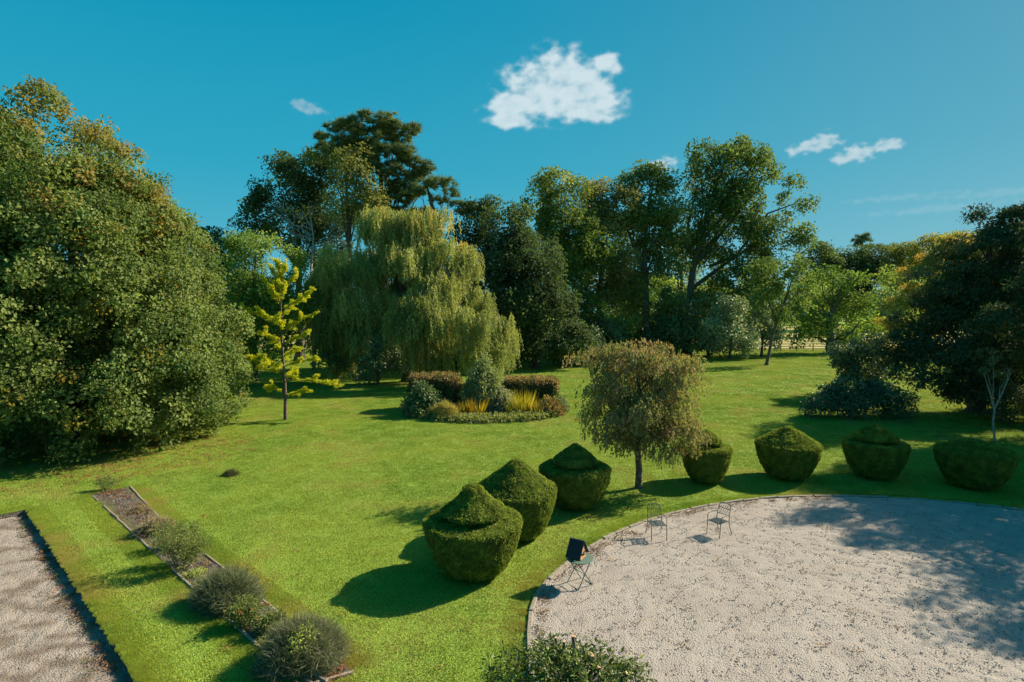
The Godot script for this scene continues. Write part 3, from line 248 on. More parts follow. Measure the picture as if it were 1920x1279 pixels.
func jit(c: Color, j: float) -> Color:
	var k := rf(1.0 - j, 1.0 + j)
	return Color(c.r * k * rf(0.94, 1.06), c.g * k, c.b * k * rf(0.9, 1.1))

# ------------------------------------------------------------------ materials
func leaf_mat(rough := 0.5, spec := 0.4, back := 0.5) -> StandardMaterial3D:
	var m := StandardMaterial3D.new()
	m.vertex_color_use_as_albedo = true
	m.roughness = rough
	m.metallic_specular = spec
	m.cull_mode = BaseMaterial3D.CULL_DISABLED
	if back > 0.0:
		m.backlight_enabled = true
		m.backlight = Color(back, back, back * 0.55).linear_to_srgb()
	return m
func noise_tex(size: int, freq: float, ramp: Array, seed_: int, kind := FastNoiseLite.TYPE_SIMPLEX_SMOOTH, oct := 4) -> NoiseTexture2D:
	var nz := FastNoiseLite.new()
	nz.seed = seed_; nz.frequency = freq; nz.noise_type = kind; nz.fractal_octaves = oct
	var g := Gradient.new()
	var offs := PackedFloat32Array()
	var cols := PackedColorArray()
	for r in ramp:
		offs.append(r[0]); cols.append(Color(r[1], r[2], r[3]).linear_to_srgb())
	g.offsets = offs; g.colors = cols
	var t := NoiseTexture2D.new()
	t.width = size; t.height = size; t.seamless = true; t.noise = nz; t.color_ramp = g
	return t
func plain_mat(c: Color, rough := 0.8, metal := 0.0, spec := 0.4) -> StandardMaterial3D:
	var m := StandardMaterial3D.new()
	m.albedo_color = c.linear_to_srgb()
	m.roughness = rough; m.metallic = metal; m.metallic_specular = spec
	return m
func tex_mat(tex: Texture2D, scale: float, bump: Texture2D, depth: float, rough := 0.9, tint := Color.WHITE) -> StandardMaterial3D:
	var m := StandardMaterial3D.new()
	m.albedo_color = tint
	m.albedo_texture = tex
	m.uv1_triplanar = true; m.uv1_world_triplanar = true
	m.uv1_scale = Vector3.ONE * scale
	m.roughness = rough; m.metallic_specular = 0.3
	m.vertex_color_use_as_albedo = true
	if bump:
		m.heightmap_enabled = true; m.heightmap_texture = bump; m.heightmap_scale = depth
	return m
func make_materials() -> void:
	M.leaf = leaf_mat(0.6, 0.3, 0.9)
	M.gloss = leaf_mat(0.5, 0.38, 0.35)
	M.needle = leaf_mat(0.7, 0.22, 0.4)
	M.grass = leaf_mat(0.6, 0.25, 0.6)
	M.dry = leaf_mat(0.8, 0.2, 0.3)
	var bark_bump := noise_tex(256, 0.03, [[0.0, 0.0, 0.0, 0.0], [1.0, 1.0, 1.0, 1.0]], 5)
	M.bark = tex_mat(noise_tex(256, 0.02, [[0.2, 0.05, 0.04, 0.03], [0.5, 0.11, 0.09, 0.07], [0.8, 0.19, 0.16, 0.13]], 6), 1.1, bark_bump, 3.0, 0.95)
	M.pale_bark = tex_mat(noise_tex(256, 0.02, [[0.2, 0.16, 0.15, 0.13], [0.5, 0.30, 0.28, 0.25], [0.8, 0.42, 0.40, 0.36]], 7), 1.6, bark_bump, 2.0, 0.9)
	var grain_bump := noise_tex(512, 0.09, [[0.0, 0.0, 0.0, 0.0], [1.0, 1.0, 1.0, 1.0]], 9, FastNoiseLite.TYPE_CELLULAR, 2)
	M.gravel = tex_mat(noise_tex(1024, 0.075, [[0.0, 0.105, 0.088, 0.08], [0.25, 0.228, 0.203, 0.19], [0.5, 0.30, 0.274, 0.26], [0.75, 0.352, 0.326, 0.312], [1.0, 0.415, 0.39, 0.375]], 8, FastNoiseLite.TYPE_SIMPLEX, 4), 0.55, grain_bump, 2.2, 0.95)
	M.soil = tex_mat(noise_tex(512, 0.05, [[0.2, 0.05, 0.042, 0.036], [0.5, 0.105, 0.09, 0.08], [0.7, 0.17, 0.15, 0.135], [0.9, 0.30, 0.28, 0.26]], 10), 0.8, grain_bump, 4.0, 0.95)
	M.turf = tex_mat(noise_tex(512, 0.04, [[0.15, 0.09, 0.16, 0.02], [0.5, 0.15, 0.23, 0.03], [0.8, 0.21, 0.285, 0.042]], 11), 0.6, grain_bump, 2.0, 0.95)
	M.stone = tex_mat(noise_tex(256, 0.04, [[0.1, 0.14, 0.125, 0.10], [0.5, 0.26, 0.235, 0.20], [0.9, 0.36, 0.33, 0.29]], 12), 1.5, grain_bump, 1.5, 0.9)
	M.timber = tex_mat(noise_tex(256, 0.05, [[0.1, 0.14, 0.11, 0.085], [0.5, 0.27, 0.22, 0.18], [0.9, 0.36, 0.31, 0.26]], 13), 1.5, grain_bump, 1.0, 0.85)
	M.core = plain_mat(Color(0.17, 0.23, 0.045), 1.0, 0.0, 0.1)

# ------------------------------------------------------------------ foliage pieces
func cluster(seed_: int, n: int, r: float, flat: float, ll: float, lw: float, up := 0.6, droop := 0.2) -> ArrayMesh:
	rng.seed = seed_
	var s := Shape.new()
	s.smooth = false
	for k in n:
		var d := ball()
		var p := d * r * pow(rng.randf(), 0.5) * Vector3(1, flat, 1)
		var along := (d * 0.7 + ball() * 0.6 + Vector3.DOWN * droop).normalized()
		var nn := (Vector3.UP * up + ball() * 0.7 + d * 0.3).normalized()
		var sz := rf(0.7, 1.2)
		var b := rf(0.78, 1.22)
		s.leaf(p, along, nn, ll * sz, lw * sz, Color(b * rf(0.93, 1.07), b, b * rf(0.85, 1.1)))
	return s.mesh()
func needle_tuft(seed_: int, n: int, r: float, w: float, low := -0.2) -> ArrayMesh:
	rng.seed = seed_
	var s := Shape.new()
	s.smooth = false
	for k in n:
		var d := ball()
		if d.y < low: d.y = -d.y * 0.5
		d = d.normalized()
		var b := rf(0.75, 1.25)
		s.blade(ball() * r * 0.35 * Vector3(1, 0.4, 1), d, d.cross(ball()).normalized(), r * rf(0.6, 1.0), w, Color(b, b, b))
	return s.mesh()
func strand(seed_: int, stems: int, length: float, spread: float, ll: float, lw: float, per_m: float) -> ArrayMesh:
	rng.seed = seed_
	var s := Shape.new()
	s.smooth = false
	for q in stems:
		var p := Vector3(rf(-spread, spread), rf(-0.15, 0.15) * length, rf(-spread, spread))
		var out := Vector3(rf(-0.4, 0.4), 0, rf(-0.4, 0.4))
		var l := length * rf(0.6, 1.0)
		var cnt := int(l * per_m)
		for k in cnt:
			var f := (k + rng.randf()) / cnt
			var pos := p + Vector3.DOWN * l * f + out * (1.0 - exp(-3.0 * f)) * spread * 2.0 + ball() * 0.03
			var along := (Vector3.DOWN * rf(0.5, 1.3) + ball() * 0.7).normalized()
			var b := rf(0.75, 1.25)
			s.leaf(pos, along, ball(), ll * rf(0.7, 1.2), lw, Color(b * rf(0.95, 1.08), b, b * rf(0.85, 1.05)), 0.15)
		s.blade(p, (Vector3.DOWN + out * 0.3).normalized(), Vector3.RIGHT, l * 0.95, lw * 0.3, Color(0.8, 0.7, 0.5))
	return s.mesh()

func crown(t: Dictionary, parent: Node3D, o: Dictionary) -> void:
	rng.seed = int(t.seed) * 7919 + 13
	var where: Array = []
	var tints: Array = []
	var lobes: Array = t.lobes
	var dens: float = t.get("dens", 1.0)
	var cols: Array = t.get("cols", o.cols)
	var acc: Array = t.get("acc", o.get("acc", []))
	var rc: float = o.rc
	var sub: float = o.sub
	var flat: float = o.get("flat", 0.75)
	var base := parent.position
	for L in lobes:
		var c := Vector3(L[0], L[1], L[2])
		var R := Vector3(L[3], L[4], L[5])
		var rm := (R.x + R.y + R.z) / 3.0
		var sr := minf(sub, rm * 0.75)
		R = Vector3(maxf(R.x - sr * 0.42 - rc * 0.2, R.x * 0.5), maxf(R.y - sr * 0.42 * flat - rc * 0.2, R.y * 0.5), maxf(R.z - sr * 0.42 - rc * 0.2, R.z * 0.5))
		rm = maxf((R.x + R.y + R.z) / 3.0, rm * 0.6)
		var nsub := maxi(3, int(ceil(4.0 * rm * rm / (sr * sr) * o.get("cover", 1.15) * 1.25 * lerpf(0.7, 1.0, dens))))
		var nc := maxi(2, int(ceil(dens * sr * sr / (rc * rc) * o.get("fill", 1.5) * 1.45)))
		for q in nsub:
			var d := ball()
			if d.y < -0.55 and rng.randf() < o.get("skip_low", 0.5): continue
			var k := rf(0.6, 1.0) * (1.0 + 0.22 * fn.get_noise_3dv(c + d * R * 1.0))
			var sc := c + d * R * k
			if sc.y < o.get("ymin", 0.4): continue
			var hidden := false
			for L2 in lobes:
				if L2 == L: continue
				var e := (sc - Vector3(L2[0], L2[1], L2[2])) / Vector3(L2[3], L2[4], L2[5])
				if e.length_squared() < 0.3: hidden = true
			if hidden and rng.randf() < 0.75: continue
			var out := (d / R).normalized()
			var shade := clampf(0.5 + 0.9 * fn2.get_noise_3dv(sc * o.get("patch", 1.0)), 0.0, 1.0)
			var srr := sr * rf(0.7, 1.25)
			for w in nc:
				var e := ball()
				if e.dot(out) < -0.35 and rng.randf() < 0.6: e = -e
				var p := sc + e * srr * (0.45 + 0.6 * sqrt(rng.randf())) * Vector3(1, flat, 1)
				if p.y < 0.15: continue
				var y: Vector3 = e * 0.5 + out * 0.35 + Vector3.UP * o.get("up", 0.5) + ball() * 0.25
				if o.get("hang", false): y = Vector3.UP + ball() * 0.08
				var s: float = rf(0.75, 1.25) * o.get("size", 1.0)
				where.append(Transform3D(basis_up(y, rf(0, TAU), Vector3(s, s * rf(0.8, 1.2), s)), p - base))
				var col := mixc(cols[0], cols[1], clampf(shade + rf(-0.25, 0.25), 0.0, 1.0))
				if acc.size() and rng.randf() < acc[1] * (0.3 + 1.4 * clampf(0.5 + 1.6 * fn.get_noise_3dv(sc * 0.7 + Vector3(50, 9, 3)), 0.0, 1.0)):
					col = mixc(acc[0], cols[1], rf(0.0, 0.5))
				if o.has("autumn"):
					var au: Array = o.autumn
					var pr: float = au[1] * smoothstep(au[3], au[4], p.dot(au[2]))
					if rng.randf() < pr * (0.25 + 1.5 * shade): col = mixc(au[0], cols[1], rf(0.0, 0.6))
				tints.append(jit(col * LEAF_TONE, 0.15))
	scatter("crown", o.mesh, o.mat, where, tints, parent)

func curve_points(a: Vector3, b: Vector3, bend: Vector3, n: int, wob: float) -> Array:
	var out: Array = []
	for k in n + 1:
		var f := float(k) / n
		var p := a.lerp(b, f) + bend * sin(f * PI)
		if k > 0 and k < n: p += ball() * wob
		out.append(p)
	return out
func taper(a: float, b: float, n: int) -> Array:
	var out: Array = []
	for k in n + 1: out.append(lerpf(a, b, float(k) / n))
	return out
func wood(t: Dictionary, parent: Node3D, mat: Material, auto_limbs := 7, bare := 0.0) -> void:
	rng.seed = int(t.seed) * 31 + 5
	var base := parent.position
	var pts: Array = []
	var rad: Array = []
	var tr: Array = t.trunk
	for k in tr.size():
		var p := Vector3(tr[k][0], tr[k][1], tr[k][2]) - base
		if k == 0:
			pts.append(p); rad.append(tr[k][3] * 1.45)
			var nx := Vector3(tr[1][0], tr[1][1], tr[1][2]) - base
			pts.append(p.lerp(nx, 0.12)); rad.append(tr[k][3])
		else:
			var pv: Vector3 = pts[-1]
			pts.append(pv.lerp(p, 0.5) + ball() * tr[k][3] * 0.5); rad.append((rad[-1] + tr[k][3]) * 0.5)
			pts.append(p); rad.append(tr[k][3])
	var s := Shape.new()
	s.tube(pts, rad, 10)
	part("trunk", s.mesh(), mat, parent)
	var all: Array = []
	for l in t.get("limbs", []):
		var lp: Array = []
		var lr: Array = []
		for q in l: lp.append(Vector3(q[0], q[1], q[2]) - base); lr.append(q[3])
		all.append([lp, lr])
	var lobes: Array = t.lobes
	for k in mini(auto_limbs, lobes.size()):
		var L: Array = lobes[k]
		var goal := Vector3(L[0], L[1], L[2]) - base
		var f := clampf((goal.y - 1.0) / maxf(pts[-1].y, 0.1) * 0.62, 0.12, 0.92)
		var from: Vector3 = pts[0]
		var fr := 0.1
		for q in pts.size() - 1:
			var ha: float = pts[q].y / pts[-1].y
			var hb: float = pts[q + 1].y / pts[-1].y
			if f >= ha and f <= hb:
				var w := (f - ha) / maxf(hb - ha, 0.001)
				from = pts[q].lerp(pts[q + 1], w); fr = lerpf(rad[q], rad[q + 1], w)
		var ln := from.distance_to(goal)
		all.append([curve_points(from, goal, Vector3.UP * ln * 0.06, 5, ln * 0.03), taper(fr * 0.5, fr * 0.1, 5)])
	for a in all:
		var sh := Shape.new()
		sh.tube(a[0], a[1], 6)
		var tip: Vector3 = a[0][-1]
		for q in 5:
			var bi := 2 if a[0].size() > 3 else 1
			var st: Vector3 = a[0][bi].lerp(tip, rng.randf())
			var tl := minf(ln_of(a[0]), 5.0)
			var en: Vector3 = st + (tip - a[0][0]).normalized() * tl * rf(0.05, 0.2) + ball() * tl * 0.25
			var r0: float = a[1][bi] * 0.4
			sh.tube(curve_points(st, en, Vector3.UP * 0.2, 3, 0.1), taper(r0, r0 * 0.3, 3), 5)
		part("limb", sh.mesh(), mat, parent)
func ln_of(p: Array) -> float: return p[0].distance_to(p[-1])

func build_tree(t: Dictionary) -> void:
	var o := thing(t.name, t.label, t.category, Vector3(t.at[0], 0, t.at[1]), t.get("group", ""))
	var D: float = -float(t.at[1])
	match t.kind:
		"maple":
			wood(t, o, M.bark, 12)
			crown(t, o, {mesh = MESH.maple, mat = M.leaf, rc = 0.5, sub = 0.95, flat = 0.75, fill = 1.15, cover = 0.78, cols = [[0.045, 0.075, 0.022], [0.11, 0.14, 0.045]], acc = [[0.2, 0.15, 0.022], 0.02], patch = 1.6, autumn = [[0.128, 0.094, 0.026], 0.8, Vector3(0.35, 0.94, 0), 2.5, 10.0]})
		"broad":
			wood(t, o, M.bark, 6)
			var k := clampf(D / 78.0, 0.35, 1.2)
			crown(t, o, {mesh = MESH.broad, mat = M.leaf, rc = 0.95 * k, size = k, sub = 2.1 * k, flat = 0.72, fill = 1.5, cols = [[0.045, 0.075, 0.025], [0.09, 0.12, 0.04]], patch = 0.9})
		"far":
			wood(t, o, M.bark, 0)
			crown(t, o, {mesh = MESH.broad, mat = M.leaf, rc = 1.6, size = 1.75, sub = 3.2, flat = 0.7, fill = 1.4, cover = 1.1, cols = [[0.045, 0.075, 0.025], [0.09, 0.12, 0.04]], patch = 0.6})
		"pine":
			wood(t, o, M.bark, 14)
			var k := clampf(D / 70.0, 0.8, 1.8)
			crown(t, o, {mesh = MESH.pine, mat = M.needle, rc = 0.62 * k, size = k, sub = 1.15 * k, flat = 0.5, fill = 1.6, cover = 1.2, up = 1.2, cols = [[0.04, 0.06, 0.026], [0.095, 0.12, 0.05]], patch = 1.2})
		"willow":
			wood(t, o, M.bark, 10)
			crown(t, o, {mesh = MESH.willow, mat = M.leaf, rc = 0.8, sub = 1.35, flat = 0.6, fill = 2.0, cover = 0.95, hang = true, ymin = 1.7, skip_low = 0.7, cols = [[0.105, 0.128, 0.045], [0.22, 0.235, 0.09]], patch = 0.7, autumn = [[0.27, 0.225, 0.075], 0.45, Vector3(0.3, 0.95, 0), 8.5, 15.5]})
		"shrub":
			var k := clampf(D / 70.0, 0.45, 1.2)
			wood(t, o, M.bark, 2)
			crown(t, o, {mesh = MESH.broad, mat = M.gloss, rc = 0.8 * k, size = 0.85 * k, sub = 1.3 * k, flat = 0.75, fill = 1.5, cover = 1.3, cols = [[0.045, 0.075, 0.025], [0.09, 0.12, 0.04]], patch = 1.6, ymin = 0.1, skip_low = 0.2})
		"yew":
			wood(t, o, M.bark, 12)
			crown(t, o, {mesh = MESH.yew, mat = M.needle, rc = 0.55, sub = 1.2, flat = 0.42, fill = 1.7, cover = 1.35, up = 1.0, cols = [[0.02, 0.036, 0.018], [0.045, 0.062, 0.03]], patch = 1.2, ymin = 0.6})
		"layer":
			wood(t, o, M.bark, 8)
			crown(t, o, {mesh = MESH.maple, mat = M.leaf, rc = 0.42, size = 0.85, sub = 0.8, flat = 0.35, fill = 1.6, cover = 1.1, up = 1.0, cols = [[0.1, 0.12, 0.03], [0.2, 0.18, 0.04]], patch = 1.5})
		"sapling":
			wood(t, o, M.pale_bark, 3)
			crown(t, o, {mesh = MESH.maple, mat = M.leaf, rc = 0.5, size = 0.45, sub = 0.6, fill = 0.5, cover = 0.7, cols = [[0.05, 0.08, 0.04], [0.09, 0.12, 0.07]]})
		"droop":
			wood(t, o, M.bark, 6)
			crown(t, o, {mesh = MESH.droop, mat = M.leaf, rc = 0.34, sub = 0.58, flat = 0.75, fill = 1.45, cover = 1.2, hang = true, ymin = 1.6, skip_low = 0.4, cols = [[0.078, 0.094, 0.035], [0.15, 0.15, 0.066]], patch = 2.2, acc = [[0.145, 0.105, 0.068], 0.28]})

# ------------------------------------------------------------------ ground
func court_reach(a: float) -> float:
	var r := COURT_R
	if cos(a) < -0.2:
		var wall := (COURT.x - 0.40) / -cos(a)
		r = -log(exp(-5.0 * (r - 11.0)) + exp(-5.0 * (wall - 11.0))) / 5.0 + 11.0
	return r
func court_gap(p: Vector3) -> float:   # metres outside the rim of the court, negative inside
	var d := Vector2(p.x - COURT.x, p.z - COURT.z)
	return d.length() - court_reach(atan2(d.y, d.x))
func in_bed(p: Vector2) -> bool: return Geometry2D.is_point_in_polygon(p, PackedVector2Array(BED))
func on_path(p: Vector3, m := 0.0) -> bool:
	var d := p - PATH_A
	var u := d.dot(PATH_U)
	var w := d.dot(PATH_V)
	return u > -m and w > -m and u < 30.0 and w < 10.0 + m
func island_f(x: float, z: float) -> float:
	return pow((x - ISLAND.x) / ISLAND_R.x, 2) + pow((z - ISLAND.z) / ISLAND_R.y, 2)
func in_view(p: Vector3, margin: float) -> bool:
	return -p.z > 7.0 and absf(p.x) < -p.z * 0.93 + margin
func lawn_colour(x: float, z: float) -> Color:
	var big := clampf(0.5 + 1.5 * fn.get_noise_2d(x * 0.55 + 100.0, z * 0.55), 0.0, 1.0)
	var small := clampf(0.5 + 1.4 * fn2.get_noise_2d(x * 2.2, z * 2.2), 0.0, 1.0)
	var c := mixc([0.165, 0.28, 0.038], [0.335, 0.40, 0.07], big * 0.65 + small * 0.35)
	var dry := smoothstep(0.12, 0.45, fn.get_noise_2d(x * 1.1 - 70.0, z * 1.1 + 31.0) + 0.18 * smoothstep(-17.0, -10.0, z))
	c = c.lerp(Color(0.40, 0.345, 0.115), dry * 0.7)
	return c
func quad_sheet(s: Shape, u0: float, u1: float, v0: float, v1: float) -> void:
	var k := s.v.size()
	for q in [[u0, v0], [u1, v0], [u1, v1], [u0, v1]]:
		s.v.append(PATH_A + PATH_U * q[0] + PATH_V * q[1]); s.n.append(Vector3.UP); s.c.append(Color.WHITE)
	s.face(k, k + 1, k + 2); s.face(k, k + 2, k + 3)
func make_ground() -> void:
	var s := Shape.new()
	quad_sheet(s, -700, 700, -700, 0)
	quad_sheet(s, -700, 700, 10, 700)
	quad_sheet(s, -700, 0, 0, 10)
	quad_sheet(s, 30, 700, 0, 10)
	structure("lawn", s.mesh(), M.turf)
	# the sunk path and the cut turf edge beside it
	var p := Shape.new()
	var nu := 150
	var nv := 70
	for a in nu + 1:
		for b in nv + 1:
			var q := PATH_A + PATH_U * (18.0 * a / nu - 0.05) + PATH_V * (7.0 * b / nv - 0.05)
			q.y = -PATH_DROP + 0.03 * fn.get_noise_2d(q.x * 9.0, q.z * 9.0) + 0.03 * fn2.get_noise_2d(q.x * 22.0, q.z * 22.0)
			var dirt := smoothstep(0.05, 0.4, fn2.get_noise_2d(q.x * 3.0 + 9.0, q.z * 5.0) + 0.25 * smoothstep(5.0, 16.0, 18.0 * a / nu))
			var k := 0.86 + 0.2 * fn.get_noise_2d(q.x * 5.0, q.z * 5.0)
			p.v.append(q); p.n.append(Vector3.UP); p.c.append(Color(k, k * 0.95, k * 0.9).lerp(Color(0.42, 0.35, 0.29), dirt * 0.85))
	for a in nu:
		for b in nv:
			var k := a * (nv + 1) + b
			p.face(k, k + 1, k + nv + 2); p.face(k, k + nv + 2, k + nv + 1)
	smooth_up(p)
	structure("path", p.mesh(), M.gravel)
	var e := Shape.new()
	for side in [[0.0, 0.0, 30.0, 0.0], [0.0, 0.0, 0.0, 10.0]]:
		var a: Vector3 = PATH_A + PATH_U * side[0] + PATH_V * side[1]
		var b: Vector3 = PATH_A + PATH_U * side[2] + PATH_V * side[3]
		var nn := PATH_V if side[2] > 0.0 else PATH_U
		var n := 60
		for k in n + 1:
			var q: Vector3 = a.lerp(b, float(k) / n) + nn * (0.02 * fn.get_noise_1d(k * 30.0) - 0.01)
			for y in [0.0, -PATH_DROP - 0.1]:
				e.v.append(q + Vector3.UP * y + nn * (0.03 if y < 0.0 else 0.0)); e.n.append(nn); e.c.append(Color.WHITE)
		var base := e.v.size() - 2 * (n + 1)
		for k in n:
			var i0 := base + k * 2
			e.face(i0, i0 + 1, i0 + 2); e.face(i0 + 1, i0 + 3, i0 + 2)
	structure("turf_bank", e.mesh(), M.soil)
	# gravel court
	var g := Shape.new()
	var rings := 118
	var segs := 330
	for r in rings + 1:
		for q in segs:
			var ang := TAU * q / segs
			var rad := court_reach(ang) * r / rings
			var w := COURT + Vector3(cos(ang), 0, sin(ang)) * rad
			w.y = 0.035 + 0.035 * fn2.get_noise_2d(w.x * 14.0, w.z * 9.0) + 0.02 * fn.get_noise_2d(w.x * 5.0, w.z * 5.0)
			var k := 1.0 + 0.13 * fn.get_noise_2d(w.x * 2.5, w.z * 2.5) + 0.22 * minf(0.0, fn2.get_noise_2d(w.x * 11.0 + 40.0, w.z * 7.0) + 0.15)
			g.v.append(w); g.n.append(Vector3.UP); g.c.append(Color(k, k * 0.985, k * 0.975))
	for r in rings:
		for q in segs:
			var a := r * segs + q
			var b := r * segs + (q + 1) % segs
			g.face(a, b, a + segs); g.face(b, b + segs, a + segs)
	smooth_up(g)
	structure("gravel_court", g.mesh(), M.gravel)
	# stone edging round the court
	var kerb := Node3D.new()
	kerb.name = "kerb"; add_child(kerb); kerb.set_meta("kind", "structure")
	kerb.position = COURT
	rng.seed = 404
	var kinds: Array = []
	for k in 4:
		var b := Shape.new()
		var tone := rf(0.85, 1.15)
		b.box(Transform3D(Basis(), Vector3(0, -0.04, 0)), Vector3(0.62 + 0.08 * k, 0.24, 0.105), 0.015, Color(tone, tone, tone * rf(0.93, 1.0)))
		kinds.append(b.mesh())
	var ang := 0.0
	while ang < TAU - 0.03:
		var k := rng.randi() % 4
		var step: float = (0.62 + 0.08 * k + 0.02) / (COURT_R + 0.05)
		var mid := ang + step * 0.5
		ang += step
		var turn := Vector2(cos(mid + 0.01), sin(mid + 0.01)) * court_reach(mid + 0.01) - Vector2(cos(mid - 0.01), sin(mid - 0.01)) * court_reach(mid - 0.01)
		var o := part("edging_stone", kinds[k], M.stone, kerb)
		o.transform = Transform3D(Basis(Vector3.UP, -atan2(turn.y, turn.x) + rf(-0.02, 0.02)) * Basis(Vector3.RIGHT, rf(-0.06, 0.06)) * Basis(Vector3.BACK, rf(-0.02, 0.02)), Vector3(cos(mid), 0, sin(mid)) * (court_reach(mid) + 0.05 + rf(-0.012, 0.012)) + Vector3.UP * rf(-0.015, 0.02))
	# field beyond the fence
	var f := Shape.new()
	for q in [Vector3(-60, 0.012, -98), Vector3(170, 0.012, -98), Vector3(260, 0.012, -230), Vector3(-60, 0.012, -230)]:
		f.v.append(q); f.n.append(Vector3.UP); f.c.append(Color.WHITE)
	f.face(0, 1, 2); f.face(0, 2, 3)
	structure("field", f.mesh(), tex_mat(noise_tex(256, 0.03, [[0.2, 0.20, 0.19, 0.06], [0.8, 0.33, 0.28, 0.12]], 21), 0.25, null, 0.0))
	# planting bed soil
	var bd := Shape.new()
	var idx := Geometry2D.triangulate_polygon(PackedVector2Array(BED))
	for q in BED:
		bd.v.append(Vector3(q.x, 0.018, q.y)); bd.n.append(Vector3.UP); bd.c.append(Color.WHITE)
	for k in range(0, idx.size(), 3): bd.face(idx[k], idx[k + 1], idx[k + 2])
	structure("planting_bed", bd.mesh(), M.soil)
	# the island bed under the shrubs on the lawn
	var isl := Shape.new()
	isl.v.append(ISLAND + Vector3.UP * 0.03); isl.n.append(Vector3.UP); isl.c.append(Color.WHITE)
	for q in 48:
		var a := TAU * q / 48
		isl.v.append(ISLAND + Vector3(cos(a) * ISLAND_R.x, 0.014, sin(a) * ISLAND_R.y)); isl.n.append(Vector3.UP); isl.c.append(Color.WHITE)
	for q in 48: isl.face(0, 1 + q, 1 + (q + 1) % 48)
	structure("island_bed", isl.mesh(), M.soil)
func smooth_up(s: Shape) -> void:
	var acc := PackedVector3Array()
	acc.resize(s.v.size())
	for k in range(0, s.i.size(), 3):
		var a := s.i[k]
		var b := s.i[k + 1]
		var c := s.i[k + 2]
		var nn := (s.v[c] - s.v[a]).cross(s.v[b] - s.v[a])
		if nn.y < 0.0: nn = -nn
		acc[a] += nn; acc[b] += nn; acc[c] += nn
	for k in acc.size(): s.n[k] = acc[k].normalized()

func make_grass() -> void:
	var kinds: Array = []
	for k in 2:
		rng.seed = 900 + k
		var s := Shape.new()
		s.smooth = false
		for q in 420:
			var b := rf(0.7, 1.3)
			var lean := (Vector3.UP + ball() * 1.1)
			lean.y = absf(lean.y) + 0.1
			var pa := rf(0, TAU)
			var pr := 0.44 * sqrt(rng.randf())
			s.blade(Vector3(cos(pa) * pr, -0.005, sin(pa) * pr), lean.normalized(), Vector3(cos(q * 2.4), 0, sin(q * 2.4)), rf(0.03, 0.055), rf(0.014, 0.024), Color(b * rf(0.9, 1.15), b, b * 0.9))
		kinds.append(s.mesh())
	rng.seed = 77
	var where := [[], []]
	var tint := [[], []]
	for band in [[7.5, 46.0, 0.5], [46.0, 98.0, 1.0]]:
		var step: float = band[2]
		var z := -float(band[0])
		while z > -float(band[1]):
			var half := -z * 0.93 + 2.0
			var x := -half
			while x < half:
				var p := Vector3(x + rf(-0.35, 0.35) * step, 0, z + rf(-0.35, 0.35) * step)
				x += step
				if court_gap(p) < 0.42: continue
				if on_path(p, 0.36) or in_bed(Vector2(p.x, p.z)) or island_f(p.x, p.z) < 0.95: continue
				var k := rng.randi() % 2
				var w := step / 0.5
				where[k].append(Transform3D(Basis(Vector3.UP, rf(0, TAU)) * Basis.from_scale(Vector3(w, rf(0.8, 1.3) * lerpf(1.0, w, 0.5), w)), p))
				tint[k].append(jit(lawn_colour(p.x, p.z), 0.06))
			z -= step
	# a closer rim of tufts along the court kerb, the bed and the path edge
	var rim: Array = []
	for row in 2:
		for q in 300:
			var a := TAU * (q + rf(-0.4, 0.4)) / 300.0
			rim.append(COURT + Vector3(cos(a), 0, sin(a)) * (court_reach(a) + 0.30 + row * 0.2 + rf(-0.03, 0.03)))
		for q in 110: rim.append(PATH_A + PATH_U * (q * 0.16 + rf(-0.05, 0.05)) - PATH_V * (0.19 + row * 0.2))
		for q in 60: rim.append(PATH_A + PATH_V * (q * 0.16) - PATH_U * (0.19 + row * 0.2))
		for q in BED.size():
			var a: Vector2 = BED[q]
			var b: Vector2 = BED[(q + 1) % BED.size()]
			var n := int(a.distance_to(b) / 0.17)
			var out := Vector2(b.y - a.y, a.x - b.x).normalized() * (-1.0 if Geometry2D.is_polygon_clockwise(PackedVector2Array(BED)) else 1.0)
			for k in n:
				var p2 := a.lerp(b, (k + 0.5) / n) + out * (0.2 + row * 0.2)
				rim.append(Vector3(p2.x, 0, p2.y))
	for q in 260:
		var f := rng.randf()
		var edge: Vector2 = BED[0].lerp(BED[3], f) if q % 2 == 0 else BED[7].lerp(BED[4], f)
		rim.append(Vector3(edge.x + rf(-0.14, 0.14), 0, edge.y + rf(-0.14, 0.14)))
	for p in rim:
		if not in_view(p, 2.0): continue
		var k := rng.randi() % 2
		where[k].append(Transform3D(Basis(Vector3.UP, rf(0, TAU)) * Basis.from_scale(Vector3(0.48, rf(0.75, 1.15), 0.48)), p))
		tint[k].append(jit(lawn_colour(p.x, p.z), 0.12))
	for q in 700:
		var p := PATH_A + PATH_U * rf(0.0, 15.0) - PATH_V * rf(0.0, 0.2)
		if q % 3 == 0:
			var a := rf(PI, TAU)
			p = COURT + Vector3(cos(a), 0, sin(a)) * (court_reach(a) + rf(0.14, 0.26))
		if not in_view(p, 1.0): continue
		where[0].append(Transform3D(Basis(Vector3.UP, rf(0, TAU)) * Basis.from_scale(Vector3(0.2, rf(0.8, 1.7), 0.2)), p))
		tint[0].append(jit(lawn_colour(p.x, p.z), 0.15))
	for k in 2:
		var o := scatter(numbered("grass"), kinds[k], M.grass, where[k], tint[k], self)
		tag(o, "short mown green grass covering the lawn", "grass", "mown grass")

